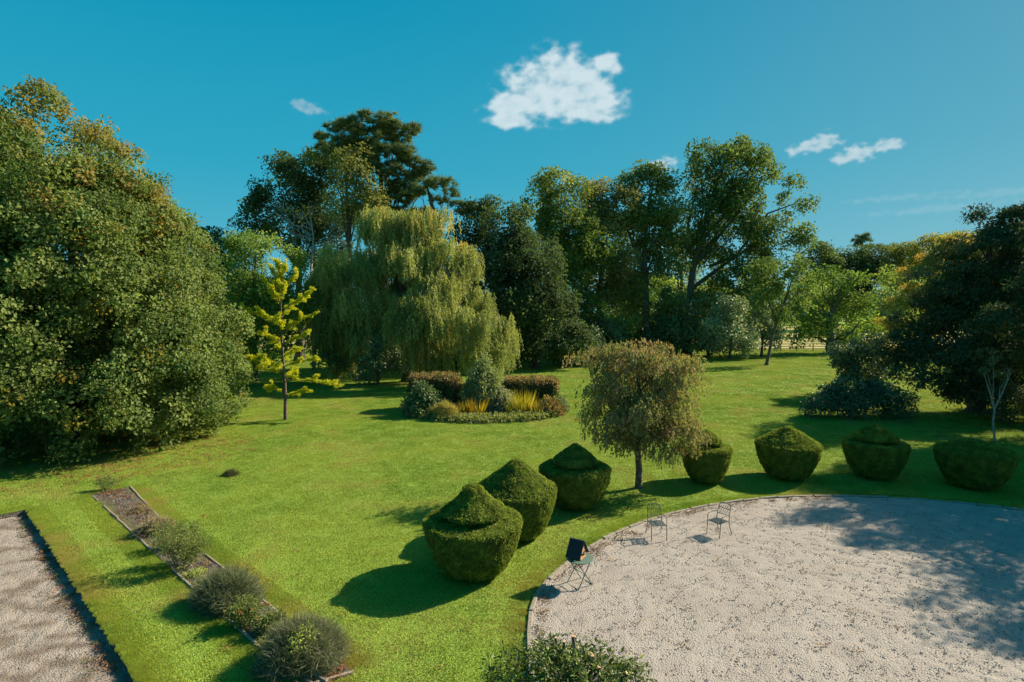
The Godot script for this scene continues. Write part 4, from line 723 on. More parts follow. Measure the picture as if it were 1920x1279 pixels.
func make_pebbles() -> void:
	rng.seed = 5150
	var s := Shape.new()
	s.smooth = false
	for q in 90:
		var c := Vector3(rf(-0.25, 0.25), 0.0, rf(-0.25, 0.25))
		var r := rf(0.006, 0.014)
		var b := rf(0.45, 1.25)
		var k := s.v.size()
		var col := Color(b, b * rf(0.93, 1.0), b * rf(0.86, 1.0))
		s.v.append(c + Vector3.UP * r * rf(0.8, 1.4)); s.c.append(col)
		var off := rf(0, TAU)
		for e in 5:
			s.v.append(c + Vector3(cos(off + e * TAU / 5), -0.2, sin(off + e * TAU / 5)) * r * rf(0.8, 1.3)); s.c.append(col)
		for e in 5: s.i.append_array([k, k + 1 + e, k + 1 + (e + 1) % 5])
	var mesh := s.mesh()
	var where: Array = []
	var tint: Array = []
	for a in range(-2, 52):
		for b in range(0, 46):
			var p := Vector3(a * 0.5, 0, 2.0 - b * 0.5)
			if not in_view(p, 1.0): continue
			var ok := court_gap(p) < -0.35
			if not ok: continue
			p.y = 0.034 + 0.02 * fn.get_noise_2d(p.x * 5.0, p.z * 5.0)
			where.append(Transform3D(Basis(Vector3.UP, rf(0, TAU)), p))
			tint.append(jit(Color(0.315, 0.29, 0.281), 0.1))
	for a in range(0, 32):
		for b in range(0, 14):
			var p := PATH_A + PATH_U * (0.3 + a * 0.5) + PATH_V * (0.3 + b * 0.5)
			if not in_view(p, 1.0): continue
			p.y = -PATH_DROP
			where.append(Transform3D(Basis(Vector3.UP, rf(0, TAU)), p))
			tint.append(jit(Color(0.295, 0.268, 0.256), 0.15))
	var o := scatter("gravel", mesh, M.dry, where, tint, self)
	tag(o, "loose pale gravel stones on court and path", "gravel")

func make_litter() -> void:
	rng.seed = 6021
	var s := Shape.new()
	s.smooth = false
	for q in 9:
		var b := rf(0.6, 1.3)
		var a := rf(0, TAU)
		s.leaf(Vector3(rf(-0.2, 0.2), rf(0.005, 0.02), rf(-0.2, 0.2)), Vector3(cos(a), rf(0.0, 0.3), sin(a)).normalized(), (Vector3.UP + ball() * 0.4).normalized(), rf(0.05, 0.09), rf(0.03, 0.06), Color(b, b * rf(0.8, 1.0), b * rf(0.7, 1.0)), 0.3)
	var mesh := s.mesh()
	var where: Array = []
	var tint: Array = []
	# under and in front of the maple
	for q in 2600:
		var p := Vector3(-20.0 + rf(-7.0, 7.5), 0.03, -26.0 + rf(-6.0, 6.5))
		var d := Vector2((p.x + 19.5) / 6.8, (p.z + 26.5) / 5.6).length()
		if d > 1.0 + 0.25 * fn.get_noise_2d(p.x * 6.0, p.z * 6.0) or rng.randf() < d * 0.55: continue
		if on_path(p, 0.1): continue
		where.append(Transform3D(Basis(Vector3.UP, rf(0, TAU)), p))
		tint.append(jit(mixc([0.22, 0.13, 0.05], [0.36, 0.25, 0.10], rng.randf()), 0.3))
	# at the head of the bed and along it
	for q in 150:
		var f := pow(rng.randf(), 2.6)
		var p2: Vector2 = BED[0].lerp(BED[3], f) + Vector2(rf(0.0, 0.9), rf(-0.6, 0.0))
		if not in_bed(p2): continue
		where.append(Transform3D(Basis(Vector3.UP, rf(0, TAU)), Vector3(p2.x, 0.03, p2.y)))
		tint.append(jit(mixc([0.14, 0.09, 0.055], [0.27, 0.18, 0.11], rng.randf()), 0.3))
	for q in 46:
		var p2 := Vector2(-3.7 + rf(-0.5, 0.5), -10.45 + rf(-0.4, 0.5))
		if not in_bed(p2): continue
		where.append(Transform3D(Basis(Vector3.UP, rf(0, TAU)), Vector3(p2.x, 0.03, p2.y)))
		tint.append(jit(Color(0.26, 0.11, 0.06), 0.3))
	# drift of leaves along the inside of the kerb
	for q in 420:
		var a := rf(PI * 0.93, PI * 1.5)
		var r := court_reach(a) - 0.08 - absf(rng.randfn(0.0, 0.16))
		if fn.get_noise_1d(a * 160.0) < -0.1: continue
		where.append(Transform3D(Basis(Vector3.UP, rf(0, TAU)) * Basis.from_scale(Vector3.ONE * 0.75), COURT + Vector3(cos(a) * r, 0.045, sin(a) * r)))
		tint.append(jit(mixc([0.16, 0.09, 0.05], [0.27, 0.19, 0.11], rng.randf()), 0.3))
	# single leaves blown over the court and the lawn
	for q in 120:
		var p := Vector3(rf(-8, 18), 0.05, rf(-24, -9))
		if on_path(p, 0.2): continue
		where.append(Transform3D(Basis(Vector3.UP, rf(0, TAU)) * Basis.from_scale(Vector3.ONE * 0.8), p))
		tint.append(jit(mixc([0.20, 0.12, 0.05], [0.34, 0.24, 0.09], rng.randf()), 0.3))
	# under the spreading yew
	for q in 500:
		var p := Vector3(30.5 + rf(-7.5, 7.5), 0.03, -33.5 + rf(-4.5, 4.5))
		where.append(Transform3D(Basis(Vector3.UP, rf(0, TAU)), p))
		tint.append(jit(mixc([0.10, 0.065, 0.03], [0.22, 0.15, 0.07], rng.randf()), 0.3))
	# foot of the turf bank
	for q in 170:
		var p := PATH_A + PATH_U * rf(0.2, 14.0) + PATH_V * (0.1 + absf(rng.randfn(0.0, 0.14)))
		p.y = -PATH_DROP + 0.03
		where.append(Transform3D(Basis(Vector3.UP, rf(0, TAU)) * Basis.from_scale(Vector3.ONE * 0.7), p))
		tint.append(jit(mixc([0.13, 0.07, 0.04], [0.24, 0.15, 0.08], rng.randf()), 0.3))
	var o := scatter("leaf_litter", mesh, M.dry, where, tint, self)
	tag(o, "fallen brown leaves lying under the maple and along the kerb", "leaves")
	# weeds rooted in gravel and at the foot of the bank
	var w2: Array = []
	var t2: Array = []
	for q in 120:
		var p := PATH_A + PATH_U * rf(0.0, 14.0) + PATH_V * (0.12 + absf(rng.randfn(0.0, 0.22)))
		p.y = -PATH_DROP + 0.02
		if fn2.get_noise_2d(p.x * 6.0, p.z * 6.0) < 0.0: continue
		w2.append(Transform3D(Basis(Vector3.UP, rf(0, TAU)) * Basis.from_scale(Vector3.ONE * rf(0.3, 0.7)), p)); t2.append(jit(Color(0.11, 0.16, 0.035), 0.25))
	for q in 40:
		var p := PATH_A + PATH_U * rf(0.0, 9.0) + PATH_V * rf(0.3, 3.0)
		p.y = -PATH_DROP + 0.01
		if fn2.get_noise_2d(p.x * 5.0, p.z * 5.0) < 0.05: continue
		w2.append(Transform3D(Basis(Vector3.UP, rf(0, TAU)) * Basis.from_scale(Vector3(0.6, 0.25, 0.6)), p)); t2.append(jit(Color(0.15, 0.17, 0.05), 0.2))
	for q in 90:
		var p := Vector3(rf(0.5, 20.0), 0.04, rf(-20.0, -9.0))
		if court_gap(p) > -0.2 or fn.get_noise_2d(p.x * 8.0, p.z * 8.0) < 0.12: continue
		w2.append(Transform3D(Basis(Vector3.UP, rf(0, TAU)) * Basis.from_scale(Vector3(0.35, 0.2, 0.35) * rf(0.6, 1.2)), p)); t2.append(jit(Color(0.14, 0.16, 0.05), 0.2))
	for q in 90:
		var a := rf(PI * 0.95, PI * 1.55)
		if fn.get_noise_1d(a * 140.0 + 60.0) < 0.05: continue
		var r := court_reach(a) - 0.06 - absf(rng.randfn(0.0, 0.1))
		w2.append(Transform3D(Basis(Vector3.UP, rf(0, TAU)) * Basis.from_scale(Vector3.ONE * rf(0.25, 0.5)), COURT + Vector3(cos(a) * r, 0.05, sin(a) * r))); t2.append(jit(Color(0.13, 0.15, 0.05), 0.25))
	var wo := scatter("weeds", MESH.weed, M.leaf, w2, t2, self)
	tag(wo, "small green weeds sprouting from gravel and path edge", "weeds")
	# molehill-like tussock on the lawn
	var tus := thing("grass_tussock", "small dark tussock of longer grass alone on the open lawn", "grass tuft", Vector3(-11.87, 0, -23.3))
	var tw: Array = []
	var tt: Array = []
	for q in 60:
		var p := ball() * Vector3(0.36, 0, 0.26) * sqrt(rng.randf())
		p.y = 0.14 * (1.0 - p.length() / 0.4)
		tw.append(Transform3D(basis_up(Vector3.UP + p * 2.0, rf(0, TAU), Vector3.ONE * rf(0.4, 0.8)), p)); tt.append(jit(mixc([0.07, 0.09, 0.03], [0.14, 0.14, 0.06], rng.randf()), 0.2))
	scatter("blades", MESH.tuft, M.grass, tw, tt, tus)

# ------------------------------------------------------------------ topiary
func profile_points(profile: Array, count: int) -> Array:
	# area-weighted points on a lathed profile: [position, normal]
	var areas: Array = []
	var total := 0.0
	for k in profile.size() - 1:
		var a: Vector2 = profile[k]
		var b: Vector2 = profile[k + 1]
		total += (a.x + b.x) * a.distance_to(b)
		areas.append(total)
	var out: Array = []
	for q in count:
		var pick := rng.randf() * total
		var k := 0
		while areas[k] < pick: k += 1
		var a: Vector2 = profile[k]
		var b: Vector2 = profile[k + 1]
		var f := rng.randf()
		if a.x + b.x > 0.01:
			f = (sqrt(a.x * a.x + f * (b.x * b.x - a.x * a.x)) - a.x) / (b.x - a.x) if absf(b.x - a.x) > 0.01 else f
		var r := a.lerp(b, f)
		var t := (b - a).normalized()
		var ang := rf(0, TAU)
		var d := Vector3(cos(ang), 0, sin(ang))
		out.append([d * r.x + Vector3.UP * r.y, (d * t.y - Vector3.UP * t.x).normalized()])
	return out
func clipped(called: String, profile: Array, parent: Node3D, seed_: int, cols: Array, dens := 1.0, rough := 0.016) -> void:
	var s := Shape.new()
	var inner: Array = []
	for p in profile: inner.append(Vector2(maxf(p.x - 0.07, 0.0), p.y - 0.02))
	s.lathe(inner, 32)
	var core := part(called, s.mesh(), M.core, parent)
	rng.seed = seed_
	var area := 0.0
	for k in profile.size() - 1: area += PI * (profile[k].x + profile[k + 1].x) * profile[k].distance_to(profile[k + 1])
	var where: Array = []
	var tint: Array = []
	for q in profile_points(profile, int(area * 560.0 * dens)):
		var p: Vector3 = q[0]
		var nn: Vector3 = q[1]
		var bump := fn.get_noise_3dv((p + parent.position) * 4.0)
		var bump2 := fn2.get_noise_3dv((p + parent.position) * 9.0)
		p += nn * (rough * (bump * 1.6 + bump2 * 1.4) + rf(-0.035, 0.012))
		var s2 := rf(0.8, 1.25)
		where.append(Transform3D(basis_up(nn + ball() * 0.35, rf(0, TAU), Vector3.ONE * s2), p))
		var col := mixc(cols[0], cols[1], clampf(0.5 + bump2 * 0.7 + rf(-0.3, 0.3), 0.0, 1.0))
		if rng.randf() < 0.05: col = mixc([0.12, 0.09, 0.04], cols[1], rng.randf())
		tint.append(jit(col, 0.3))
	scatter("leaves", MESH.box_leaf, M.leaf, where, tint, core)
func topiary(at: Vector3, r: float, rim: float, top: float, tier: float, label: String, seed_: int, bell := false) -> void:
	var o := thing("topiary_bush", label, "topiary", at, "clipped topiary urns round the court")
	var s := Shape.new()
	s.tube([Vector3(0, -0.1, 0), Vector3(0.03, 0.35, 0.0)], [0.13, 0.11], 8)
	part("stem", s.mesh(), M.bark, o)
	var cols := [[0.09, 0.14, 0.022], [0.29, 0.36, 0.062]]
	var bowl := [Vector2(r * 0.30, 0.06), Vector2(r * 0.52, 0.10), Vector2(r * 0.66, 0.22), Vector2(r * 0.82, rim * 0.40), Vector2(r * 0.93, rim * 0.65), Vector2(r, rim * 0.97), Vector2(r * 0.998, rim)]
	if tier > 0.0:
		var shelf := rim + (r - tier) * 0.16
		bowl.append_array([Vector2(r * 0.975, rim + 0.02), Vector2(lerpf(r, tier, 0.5), (rim + shelf) * 0.5 + 0.02), Vector2(tier * 0.8, shelf), Vector2(0.1, shelf + 0.02)])
		clipped("bowl", bowl, o, seed_, cols)
		var y0 := shelf + 0.02
		var cap: Array
		if bell:
			cap = [Vector2(tier * 0.80, y0 - 0.03), Vector2(tier * 0.84, y0 + 0.13), Vector2(tier * 0.98, y0 + 0.15), Vector2(tier, y0 + 0.19), Vector2(tier * 0.84, y0 + 0.28), Vector2(tier * 0.57, lerpf(y0, top, 0.52)), Vector2(tier * 0.37, lerpf(y0, top, 0.74)), Vector2(tier * 0.28, lerpf(y0, top, 0.90)), Vector2(tier * 0.12, top - 0.02), Vector2(0.0, top)]
		else:
			cap = [Vector2(tier * 0.82, y0 - 0.03), Vector2(tier * 0.86, y0 + 0.11), Vector2(tier * 0.98, y0 + 0.13), Vector2(tier, y0 + 0.18), Vector2(tier * 0.9, y0 + 0.25), Vector2(tier * 0.5, lerpf(y0 + 0.2, top, 0.55)), Vector2(tier * 0.12, top - 0.03), Vector2(0.0, top)]
		clipped("cap", cap, o, seed_ + 1, cols)
	else:
		bowl.append_array([Vector2(r * 0.95, rim + 0.03)])
		clipped("bowl", bowl, o, seed_, cols)
		clipped("cap", [Vector2(r * 0.94, rim + 0.04), Vector2(r * 0.6, lerpf(rim, top, 0.42)), Vector2(r * 0.3, lerpf(rim, top, 0.74)), Vector2(r * 0.12, top - 0.04), Vector2(0.0, top)], o, seed_ + 1, cols)

# ------------------------------------------------------------------ garden plants
func make_ginkgo() -> void:
	var o := thing("ginkgo_tree", "young yellow ginkgo with tiered feathery branches standing alone on the lawn", "tree", Vector3(-14.36, 0, -35.2))
	rng.seed = 812
	var s := Shape.new()
	var pts: Array = []
	var rad: Array = []
	for k in 9:
		var f := k / 8.0
		pts.append(Vector3(-0.2 * f + 0.05 * sin(f * 9.0), 10.1 * f - 0.1 * (1.0 - f), 0.05 * cos(f * 7.0))); rad.append(lerpf(0.125, 0.02, pow(f, 0.8)))
	s.tube(pts, rad, 9)
	part("trunk", s.mesh(), M.bark, o)
	var where: Array = []
	var tint: Array = []
	var specs := [[1.55, 0.1, 1.25, 5.0], [1.75, 2.9, 1.3, 8.0], [2.5, 0.05, 3.2, -12.0], [2.7, 1.6, 2.0, 0.0], [2.9, 3.4, 1.9, 5.0], [3.2, 4.6, 2.2, 8.0], [3.35, 0.5, 2.0, 4.0], [3.5, 3.1, 2.6, 2.0], [3.9, 5.6, 1.8, 15.0], [4.3, 2.2, 1.9, 16.0], [4.7, 0.2, 1.6, 20.0], [4.95, 3.0, 1.6, 12.0],
		[5.5, 0.35, 2.3, 24.0], [5.6, 5.0, 1.9, 22.0], [5.9, 2.75, 1.9, 18.0], [6.1, 3.5, 2.3, 12.0], [6.4, 1.3, 1.8, 28.0], [6.7, 0.0, 2.4, 28.0], [7.1, 2.5, 1.8, 42.0], [7.25, 3.3, 1.9, 52.0], [7.4, 5.4, 1.5, 46.0], [7.8, 0.3, 1.7, 50.0], [8.1, 2.0, 1.3, 52.0], [8.3, 3.2, 1.4, 58.0], [8.6, 5.9, 1.1, 58.0], [8.9, 1.0, 0.9, 62.0], [9.2, 3.9, 0.8, 66.0]]
	for b in specs:
		var f: float = b[0] / 10.1
		var from := Vector3(-0.2 * f + 0.05 * sin(f * 9.0), b[0], 0.05 * cos(f * 7.0))
		var el := deg_to_rad(b[3] + 7.0)
		var way := Vector3(cos(b[1]) * cos(el), sin(el), -sin(b[1]) * cos(el))
		var n := 6
		var lp := curve_points(from, from + way * b[2] * 1.12, Vector3.UP * b[2] * (0.07 if b[3] > 0.0 else 0.04), n, 0.05)
		var sh := Shape.new()
		sh.tube(lp, taper(0.035, 0.01, n), 5)
		var twigs := [lp]
		for q in int(b[2] * 3.2):
			var k := 1 + rng.randi() % (n - 1)
			var tw := (way + ball() * 0.9 + Vector3.UP * 0.15).normalized()
			var tp := curve_points(lp[k], lp[k] + tw * rf(0.25, 0.6), Vector3.ZERO, 3, 0.02)
			sh.tube(tp, taper(0.014, 0.006, 3), 4)
			twigs.append(tp)
		part("limb", sh.mesh(), M.bark, o)
		for tp in twigs:
			for k in tp.size() - 1:
				for e in (7 if tp == lp else 4):
					var p: Vector3 = tp[k].lerp(tp[k + 1], rng.randf()) + ball() * 0.05
					if tp == lp and k == 0: continue
					where.append(Transform3D(basis_up(Vector3.UP + ball() * 0.6, rf(0, TAU), Vector3.ONE * rf(0.8, 1.3)), p))
					tint.append(jit(mixc([0.48, 0.55, 0.034], [0.68, 0.66, 0.044], rng.randf()), 0.15))
	for k in 26:
		where.append(Transform3D(basis_up(Vector3.UP + ball() * 0.6, rf(0, TAU), Vector3.ONE), Vector3(-0.2, rf(7.5, 10.25), 0.05) + ball() * 0.1)); tint.append(jit(Color(0.6, 0.58, 0.02), 0.15))
	scatter("crown", MESH.ginkgo, M.leaf, where, tint, o)

func mound(called: String, at: Vector3, r: Vector3, mesh: Mesh, mat: Material, n: int, cols: Array, label: String, category: String, seed_: int, size := 1.0, radial := 0.7, group := "", stems := 6) -> Node3D:
	var o := thing(called, label, category, at, group)
	rng.seed = seed_
	var s := Shape.new()
	for k in stems:
		var d := ball()
		d.y = absf(d.y) + 0.3
		s.tube(curve_points(Vector3(d.x * 0.06, -0.03, d.z * 0.06), d.normalized() * r * 0.75, Vector3.UP * 0.04, 3, 0.02), taper(0.016, 0.006, 3), 5)
	part("stems", s.mesh(), M.bark, o)
	var where: Array = []
	var tint: Array = []
	for k in n:
		var d := ball()
		d.y = absf(d.y)
		var kk := lerpf(0.45, 1.0, sqrt(rng.randf())) * (1.0 + 0.5 * fn.get_noise_3dv((at + d * r) * 7.0))
		var p := d * r * kk
		where.append(Transform3D(basis_up(d * radial + Vector3.UP * (1.0 - radial) + ball() * 0.2, rf(0, TAU), Vector3.ONE * size * rf(0.75, 1.25)), p))
		tint.append(jit(mixc(cols[0], cols[1], clampf(rng.randf() * 0.6 + 0.4 * (0.5 + fn2.get_noise_3dv((at + p) * 4.0)), 0.0, 1.0)) * 1.6, 0.2))
	scatter("foliage", mesh, mat, where, tint, o)
	return o
func hedge_block(at: Vector3, size: Vector3, label: String, seed_: int) -> void:
	var o := thing("clipped_hedge", label, "hedge", at, "hedge blocks in the island bed")
	var s := Shape.new()
	s.box(Transform3D(Basis(), Vector3(0, size.y * 0.5 - 0.05, 0)), size - Vector3(0.3, 0.3, 0.3), 0.05)
	part("stems", s.mesh(), M.core, o)
	rng.seed = seed_
	var where: Array = []
	var tint: Array = []
	var w2: Array = []
	var t2: Array = []
	for k in int((size.x * size.y * 2 + size.z * size.y * 2 + size.x * size.z) * 22.0):
		var p := Vector3(rf(-0.5, 0.5), rf(0.0, 1.0), rf(-0.5, 0.5))
		var ax := rng.randi() % 3
		if ax == 1: p.y = 1.0
		else: p[ax] = 0.5 if rng.randf() < 0.5 else -0.5
		var nn := Vector3.ZERO; nn[ax] = signf(p[ax]) if ax != 1 else 1.0
		var q := p * size
		q += nn * (0.14 * fn.get_noise_3dv((q + at) * 5.0) + rf(-0.08, 0.05))
		q.x *= 1.0 - 0.06 * pow(p.z * 2.0, 2); q.z *= 1.0 - 0.12 * pow(p.x * 2.0, 2)
		where.append(Transform3D(basis_up(nn + ball() * 0.4 + Vector3.UP * 0.2, rf(0, TAU), Vector3.ONE * rf(0.8, 1.2)), q))
		var red := q.y > size.y * 0.72 and rng.randf() < 0.7
		tint.append(jit(mixc([0.27, 0.18, 0.10], [0.38, 0.29, 0.16], rng.randf()) if red else mixc([0.075, 0.10, 0.04], [0.14, 0.165, 0.07], rng.randf()), 0.2))
		if ax == 1 and rng.randf() < 0.4:
			w2.append(Transform3D(basis_up(Vector3.UP + ball() * 0.25, rf(0, TAU), Vector3(0.8, rf(0.8, 1.9), 0.8)), q)); t2.append(jit(Color(0.34, 0.22, 0.12), 0.3))
	scatter("foliage", MESH.shrub_big, M.leaf, where, tint, o)
	scatter("shoots", MESH.tuft, M.dry, w2, t2, o)
func sword_clump(at: Vector3, h: float, n: int, cols: Array, label: String, seed_: int) -> void:
	var o := thing("crocosmia_clump", label, "plant", at, "yellowing sword leaved plants in the island bed")
	rng.seed = seed_
	var where: Array = []
	var tint: Array = []
	for k in n:
		var a := rf(0, TAU)
		var r := rf(0.0, 0.38)
		where.append(Transform3D(basis_up(Vector3(cos(a), 0, sin(a)) * rf(0.1, 0.75) + Vector3.UP, rf(0, TAU), Vector3(1, h * rf(0.7, 1.15), 1)), Vector3(cos(a) * r, 0.0, sin(a) * r)))
		tint.append(jit(mixc(cols[0], cols[1], rng.randf()), 0.2))
	scatter("leaves", MESH.sword, M.leaf, where, tint, o)

func make_island() -> void:
	hedge_block(Vector3(-5.4, 0, -39.2), Vector3(3.1, 2.15, 1.7), "bronze topped hedge block behind the round green shrub in the island bed", 301)
	hedge_block(Vector3(1.35, 0, -40.6), Vector3(3.5, 1.75, 1.8), "bronze topped hedge block behind the yellow sword leaved plants in the island bed", 302)
	mound("round_shrub", Vector3(-5.85, 0, -36.8), Vector3(1.15, 1.75, 1.1), MESH.shrub_big, M.gloss, 420, [[0.05, 0.085, 0.03], [0.12, 0.16, 0.07]], "round green shrub at the shaded end of the island bed", "shrub", 311)
	var ol := mound("olive_shrub", Vector3(-2.0, 0, -38.4), Vector3(1.3, 3.3, 1.2), MESH.shrub_big, M.leaf, 620, [[0.10, 0.135, 0.06], [0.20, 0.235, 0.125]], "tall pale olive green shrub in the middle of the island bed", "shrub", 312)
	var s := Shape.new()
	s.tube([Vector3(0.0, -0.05, 0.1), Vector3(0.1, 0.9, 0.15), Vector3(-0.05, 1.8, 0.0)], [0.11, 0.08, 0.05], 8)
	part("trunk", s.mesh(), M.bark, ol)
	mound("silver_shrub", Vector3(-0.75, 0, -38.0), Vector3(0.85, 1.35, 0.8), MESH.shrub_big, M.leaf, 240, [[0.15, 0.17, 0.11], [0.26, 0.27, 0.19]], "small silvery shrub leaning against the tall olive green shrub", "shrub", 313)
	sword_clump(Vector3(-3.1, 0, -36.6), 1.1, 95, [[0.30, 0.20, 0.03], [0.42, 0.33, 0.04]], "orange yellow sword leaved clump beside the hedge of the round shrub", 321)
	sword_clump(Vector3(-2.3, 0, -36.7), 1.25, 90, [[0.34, 0.24, 0.025], [0.46, 0.36, 0.04]], "amber sword leaved clump at the foot of the tall olive green shrub", 322)
	sword_clump(Vector3(-0.1, 0, -36.9), 1.1, 90, [[0.16, 0.20, 0.03], [0.34, 0.32, 0.04]], "greenish sword leaved clump beside the small silvery shrub", 323)
	sword_clump(Vector3(0.75, 0, -36.8), 1.75, 140, [[0.34, 0.31, 0.03], [0.50, 0.42, 0.05]], "tallest bright yellow sword leaved clump in the island bed", 324)
	sword_clump(Vector3(1.75, 0, -36.4), 1.1, 110, [[0.34, 0.27, 0.03], [0.46, 0.36, 0.05]], "arching yellow sword leaved clump at the open end of the island bed", 325)
	mound("bronze_fern", Vector3(2.55, 0, -36.9), Vector3(0.75, 0.95, 0.7), MESH.shrub_big, M.dry, 150, [[0.16, 0.10, 0.04], [0.25, 0.19, 0.07]], "bronze brown fern at the open end of the island bed", "fern", 331)
	mound("grey_shrub", Vector3(3.1, 0, -38.0), Vector3(0.7, 0.8, 0.7), MESH.shrub_big, M.leaf, 120, [[0.09, 0.12, 0.06], [0.15, 0.18, 0.10]], "low grey green shrub at the corner of the bronze topped hedge", "shrub", 332)
	mound("yellow_grass", Vector3(-4.2, 0, -35.4), Vector3(0.75, 0.95, 0.6), MESH.tuft, M.grass, 240, [[0.20, 0.19, 0.05], [0.34, 0.28, 0.08]], "yellow green grass clump in front of the round green shrub", "grass tuft", 333, 1.3)
	# low ground cover round the front rim of the bed
	rng.seed = 340
	var where: Array = []
	var tint: Array = []
	for k in 1000:
		var a := rf(-0.35, PI + 0.25)
		var f := rf(0.62, 1.06)
		var p := ISLAND + Vector3(cos(a) * ISLAND_R.x * f, 0.0, sin(a) * ISLAND_R.y * f)
		p.y = 0.04 + 0.26 * clampf(1.0 - absf(f - 0.9) / 0.25, 0.0, 1.0) * (0.7 + 0.6 * fn.get_noise_2d(p.x * 6.0, p.z * 6.0)) * rng.randf()
		where.append(Transform3D(basis_up(Vector3.UP + ball() * 0.5, rf(0, TAU), Vector3.ONE * rf(0.6, 1.1)), p))
		tint.append(jit(mixc([0.18, 0.22, 0.08], [0.34, 0.37, 0.15], rng.randf()), 0.2))
	var o := scatter("ground_cover", MESH.shrub_big, M.leaf, where, tint, self)
	tag(o, "low pale green ground cover edging the island bed", "ground cover")

func make_bed() -> void:
	# edging pieces along both sides and the end board
	var e := Node3D.new()
	e.name = "bed_edging"; add_child(e); e.set_meta("kind", "structure")
	rng.seed = 515
	var variants: Array = []
	for k in 3:
		var b := Shape.new()
		var tone := rf(0.8, 1.2)
		b.box(Transform3D(), Vector3(0.92, 0.11, 0.06), 0.01, Color(tone, tone, tone))
		variants.append(b.mesh())
	for run in [[0, 1], [1, 2], [2, 3], [3, 4], [4, 5], [5, 6], [6, 7]]:
		var a: Vector2 = BED[run[0]]
		var b: Vector2 = BED[run[1]]
		var n := maxi(1, int(round(a.distance_to(b) / 0.95)))
		for k in n:
			var m := a.lerp(b, (k + 0.5) / n)
			var d := (b - a).normalized()
			if rng.randf() < 0.25: continue
			var o := part("edging_board", variants[rng.randi() % 3], M.timber, e)
			o.transform = Transform3D(Basis(Vector3.UP, -atan2(d.y, d.x) + rf(-0.03, 0.03)) * Basis(Vector3.BACK, rf(-0.03, 0.03)) * Basis.from_scale(Vector3(a.distance_to(b) / n / 0.94, 1, 1)), Vector3(m.x, -0.012 + rf(-0.015, 0.02), m.y))
	var s := Shape.new()
	s.box(Transform3D(Basis(Vector3.UP, -0.62) * Basis(Vector3.BACK, 0.02), Vector3(-3.75, 0.075, -10.28)), Vector3(0.75, 0.035, 0.06), 0.006)
	tag(part("loose_batten", s.mesh(), M.timber, self), "narrow weathered batten lying across the end of the planting bed", "batten")
	# rose with pink blooms
	rose(Vector3(-8.95, 0, -14.85), 1.15, 9, 210, "leggy rose bush with a pink bloom in the planting bed", 601, Color(0.55, 0.13, 0.16), [[0.5, 1.35, -0.2], [-0.45, 0.75, 0.25]])
	rose(Vector3(-15.7, 0, -21.3), 0.55, 4, 34, "small rose with red bloom at the head of the planting bed", 602, Color(0.6, 0.03, 0.02), [[-0.25, 0.55, 0.15]])
	rose(Vector3(-9.9, 0, -16.0), 0.6, 5, 50, "sparse dry rose behind the leggy rose bush", 603, Color(0.4, 0.2, 0.1), [])
	rose(Vector3(-5.9, 0, -12.05), 0.5, 8, 120, "low rose with reddish tips between the two lavenders", 604, Color(0.42, 0.14, 0.06), [[0.2, 0.4, 0.1], [-0.3, 0.3, 0.2], [0.4, 0.35, -0.2], [0.0, 0.45, 0.3]])
	rose(Vector3(-5.25, 0, -11.75), 0.42, 6, 80, "low bronze leaved rose touching the large lavender", 605, Color(0.42, 0.14, 0.06), [[0.1, 0.3, 0.2], [-0.2, 0.35, 0.1]])
	mound("lavender_bush", Vector3(-6.75, 0, -12.95), Vector3(0.74, 0.66, 0.62), MESH.lavender, M.grass, 620, [[0.065, 0.085, 0.04], [0.13, 0.14, 0.085]], "rounded grey green lavender between the leggy rose and low roses", "lavender", 611, 1.0, 0.75, "lavenders in the planting bed", 30)
	mound("lavender_bush", Vector3(-4.15, 0, -10.75), Vector3(0.78, 0.7, 0.6), MESH.lavender, M.grass, 700, [[0.07, 0.085, 0.045], [0.15, 0.155, 0.10]], "large silvery lavender with straggling stems at the end of the bed", "lavender", 612, 1.05, 0.75, "lavenders in the planting bed", 40)
	mound("broom_shoots", Vector3(-4.05, 0, -10.45), Vector3(0.34, 1.0, 0.3), MESH.weed, M.leaf, 70, [[0.15, 0.20, 0.05], [0.24, 0.29, 0.07]], "thin yellow green shoots rising through the large silvery lavender", "plant", 613, 0.6, 0.2, "", 16)
	mound("bed_weed", Vector3(-8.3, 0, -14.3), Vector3(0.3, 0.2, 0.25), MESH.weed, M.leaf, 30, [[0.18, 0.24, 0.05], [0.26, 0.32, 0.08]], "bright green weed at the foot of the leggy rose", "weed", 614, 0.55, 0.4)
	mound("creeping_weed", Vector3(-7.6, 0, -13.75), Vector3(0.45, 0.22, 0.4), MESH.weed, M.leaf, 60, [[0.08, 0.11, 0.03], [0.15, 0.18, 0.06]], "low green weeds between the leggy rose and the rounded lavender", "weed", 616, 0.5, 0.4)
	mound("creeping_weed", Vector3(-4.9, 0, -11.25), Vector3(0.5, 0.2, 0.4), MESH.weed, M.leaf, 60, [[0.09, 0.12, 0.03], [0.17, 0.19, 0.06]], "low weeds between the bronze leaved rose and the large lavender", "weed", 617, 0.5, 0.4)
	mound("creeping_weed", Vector3(-12.9, 0, -19.0), Vector3(0.55, 0.16, 0.4), MESH.weed, M.dry, 50, [[0.12, 0.09, 0.04], [0.2, 0.16, 0.07]], "flat brownish weeds near the head of the planting bed", "weed", 618, 0.5, 0.4)
	mound("dry_perennial", Vector3(-11.2, 0, -17.2), Vector3(0.45, 0.4, 0.4), MESH.tuft, M.dry, 60, [[0.14, 0.11, 0.07], [0.24, 0.20, 0.12]], "withered grey brown perennial on the bare soil of the bed", "plant", 615, 1.0)
	# stone chips and twigs lying on the soil
	var where: Array = []
	var tint: Array = []
